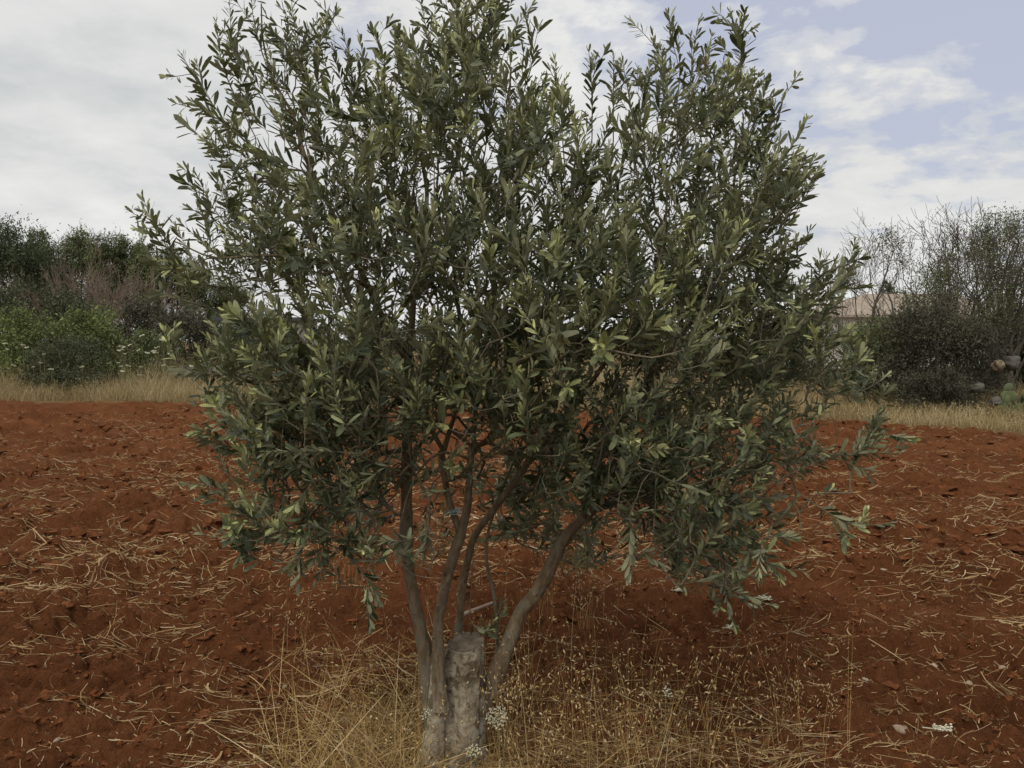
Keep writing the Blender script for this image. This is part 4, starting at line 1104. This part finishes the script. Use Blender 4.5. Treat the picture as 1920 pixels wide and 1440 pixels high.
# ---------------------------------------------------------------- house, shed, lamp post
def box(acc, c, s):
    c, s = np.array(c, float), np.array(s, float) / 2
    v = np.array([(a, b, d) for a in (-1, 1) for b in (-1, 1) for d in (-1, 1)]) * s + c
    acc.add(v, None, [(0, 1, 3, 2), (4, 6, 7, 5), (0, 4, 5, 1), (2, 3, 7, 6), (0, 2, 6, 4), (1, 5, 7, 3)])
def house():
    Y = 44; xl, xr = at(1535, 600, Y)[0], at(1888, 600, Y)[0]; zr = at(1700, 551, Y)[2]; ze = at(1540, 590, Y)[2]
    cx, W = (xl + xr) / 2, xr - xl; D = 7.0
    root = empty('stone_house', (cx, Y + D / 2, 0), 'low stone coloured house with a flat ridged roof behind the bare trees', 'house')
    acc = Acc(); t = .35; y0, y1 = Y + .3, Y + D - .3
    box(acc, (cx, y0 + t / 2, ze / 2 - .1), (W - .6, t, ze + .2)); box(acc, (cx, y1 - t / 2, ze / 2 - .1), (W - .6, t, ze + .2))
    box(acc, (xl + .3 + t / 2, (y0 + y1) / 2, ze / 2 - .1), (t, D - .6 - 2 * t, ze + .2)); box(acc, (xr - .3 - t / 2, (y0 + y1) / 2, ze / 2 - .1), (t, D - .6 - 2 * t, ze + .2))
    wall = acc.build('wall', WALL, root, False)
    xa, xb = at(1622, 551, Y + D / 2)[0], xr - .8
    zr2 = at(1700, 551, Y + D / 2)[2]
    v = [(xl, Y, ze), (xr, Y, ze), (xr, Y + D, ze), (xl, Y + D, ze), (xa, Y + D / 2, zr2), (xb, Y + D / 2, zr2), (xl, Y, ze - .14), (xr, Y, ze - .14), (xr, Y + D, ze - .14), (xl, Y + D, ze - .14)]
    mesh('roof', v, [[(3, 0, 4), (1, 2, 5)], [(0, 1, 5, 4), (2, 3, 4, 5), (0, 6, 7, 1), (1, 7, 8, 2), (2, 8, 9, 3), (3, 9, 6, 0), (6, 9, 8, 7)]], ROOFT, root, False)
    acc = Acc(); bx = at(1872, 551, Y + 2.5)[0]
    zc = at(1872, 557, Y + 2.6)[2]; box(acc, (bx, Y + 2.6, (zc + ze) / 2), (.62, .62, zc - ze)); box(acc, (bx, Y + 2.6, zc + .06), (.76, .76, .12))
    acc.build('chimney', WALL, root, False)
    for k, wx in enumerate((.2, .45, .7)):
        acc = Acc(); x = xl + W * wx
        box(acc, (x, Y + .27, 1.5), (1.0, .06, 1.2)); wn = acc.build('window', METAL, root, False)
        acc = Acc(); box(acc, (x, Y + .235, 1.5), (.84, .012, 1.04)); acc.build('pane', GLASS, wn, False)
house()
def shed():
    Y = 33; x0 = at(418, 600, Y)[0]; x1 = x0 + 3.2; zt = at(430, 597, Y)[2]
    root = empty('shed', ((x0 + x1) / 2, Y + 1.4, 0), 'small pale shed with dark flat roof at the left edge of the olive crown', 'shed')
    acc = Acc(); box(acc, ((x0 + x1) / 2, Y + 1.4, zt / 2 - .1), (x1 - x0, 2.8, zt)); acc.build('wall', WALL, root, False)
    acc = Acc(); box(acc, ((x0 + x1) / 2, Y + 1.4, zt - .03), (x1 - x0 + .5, 3.3, .14)); acc.build('roof', DARKROOF, root, False)
    acc = Acc(); box(acc, (x1 - 1.0, Y - .02, .95), (.9, .06, 1.9)); acc.build('door', DARKROOF, root, False)
shed()
def lamp_post():
    Y = 37; p = at(307, 474, Y); root = empty('lamp_post', (p[0], Y, 0), 'slim grey lamp post in front of the left wood', 'lamp post')
    acc = Acc(); tube(acc, np.array([(p[0], Y, -.1), (p[0], Y, p[2] * .5), (p[0], Y, p[2])]), (.06, .05, .035), 8); acc.build('pole', METAL, root)
    acc = Acc(); q = smooth_path(np.array([(p[0], Y, p[2] - .03), (p[0] - .12, Y, p[2] + .04), (p[0] - .3, Y, p[2] + .05)]), .05); tube(acc, q, .025, 6); acc.build('arm', METAL, root)
    acc = Acc(); v = IV2 * (.26, .09, .055) + (p[0] - .45, Y, p[2] + .04); acc.add(v, IF2); acc.build('lamp_head', METAL, root)
lamp_post()

# boulders
def boulder(px, py, Y, s, label, mat, seed, group, flat=.75):
    p = at(px, py, Y); g = float(ground_z(p[0], p[1]))
    v = lumpy(IV3, seed, .5, 1.1) * s * np.array((1.2, .9, flat))
    o = mesh('boulder', v, [IF3], mat); o.location = (p[0], Y, max(g + s * flat * .3, p[2])); o.rotation_euler = (0, 0, seed)
    return tag(o, label, 'boulder', group)
GB = 'grey boulders at the left margin'
boulder(372, 702, 22.5, .38, 'larger grey boulder in the dry grass at the left edge of the olive crown', ROCK, 5, GB)
boulder(345, 700, 22.8, .26, 'smaller grey boulder left of the larger one in the dry grass', ROCK, 8, GB)
boulder(392, 694, 23.2, .3, 'grey boulder right of the larger one, half behind the olive leaves', ROCK, 11, GB)
RB = 'boulders round the cactus'
boulder(1872, 684, 16.5, .15, 'tan boulder standing above the left cactus pads', ROCKY, 4, RB, .95)
boulder(1832, 726, 15.9, .13, 'low grey boulder left of the cactus', ROCK, 9, RB)
boulder(1866, 752, 15.6, .10, 'small grey stone at the foot of the cactus', ROCK, 14, RB)
boulder(1898, 680, 16.8, .2, 'dull grey boulder at the back of the cactus', ROCK, 19, RB)

# prickly pear
def cactus():
    Y = 16.0; p = at(1893, 752, Y); g = float(ground_z(p[0], Y))
    root = empty('prickly_pear', (p[0], Y, g), 'grey green prickly pear cactus with round pads at the right frame edge', 'cactus')
    sph = IV3
    def pad(c, ax, yaw, h, wd):
        v = sph * np.array((wd / 2, .022, h / 2)); v[:, 0] *= .86 + .28 * (v[:, 2] / h + .5)
        cy, sy = math.cos(yaw), math.sin(yaw); ca, sa = math.cos(ax), math.sin(ax)
        v = v + (0, 0, h / 2)
        v = v @ np.array([[ca, 0, -sa], [0, 1, 0], [sa, 0, ca]])
        v = v @ np.array([[cy, sy, 0], [-sy, cy, 0], [0, 0, 1]])
        mesh('pad', v + c, [IF3], PAD, root)
        tip = np.array((0, 0, h * .93)) @ np.array([[ca, 0, -sa], [0, 1, 0], [sa, 0, ca]]) @ np.array([[cy, sy, 0], [-sy, cy, 0], [0, 0, 1]])
        return c + tip
    for k in range(10):
        c = np.array((p[0] + (k - 2.4) * .12, Y + rng.normal() * .12, g - .03))
        a, yaw = rng.normal() * .3, rng.uniform(-.9, .9)
        t1 = pad(c, a, yaw, rng.uniform(.26, .34), rng.uniform(.2, .26))
        for _ in range(2):
            if rng.random() < .85:
                t2 = pad(t1, a + rng.normal() * .6, rng.uniform(-1, 1), rng.uniform(.2, .29), rng.uniform(.17, .23))
                if rng.random() < .45: pad(t2, rng.normal() * .6, rng.uniform(-1, 1), rng.uniform(.16, .22), rng.uniform(.13, .18))
cactus()
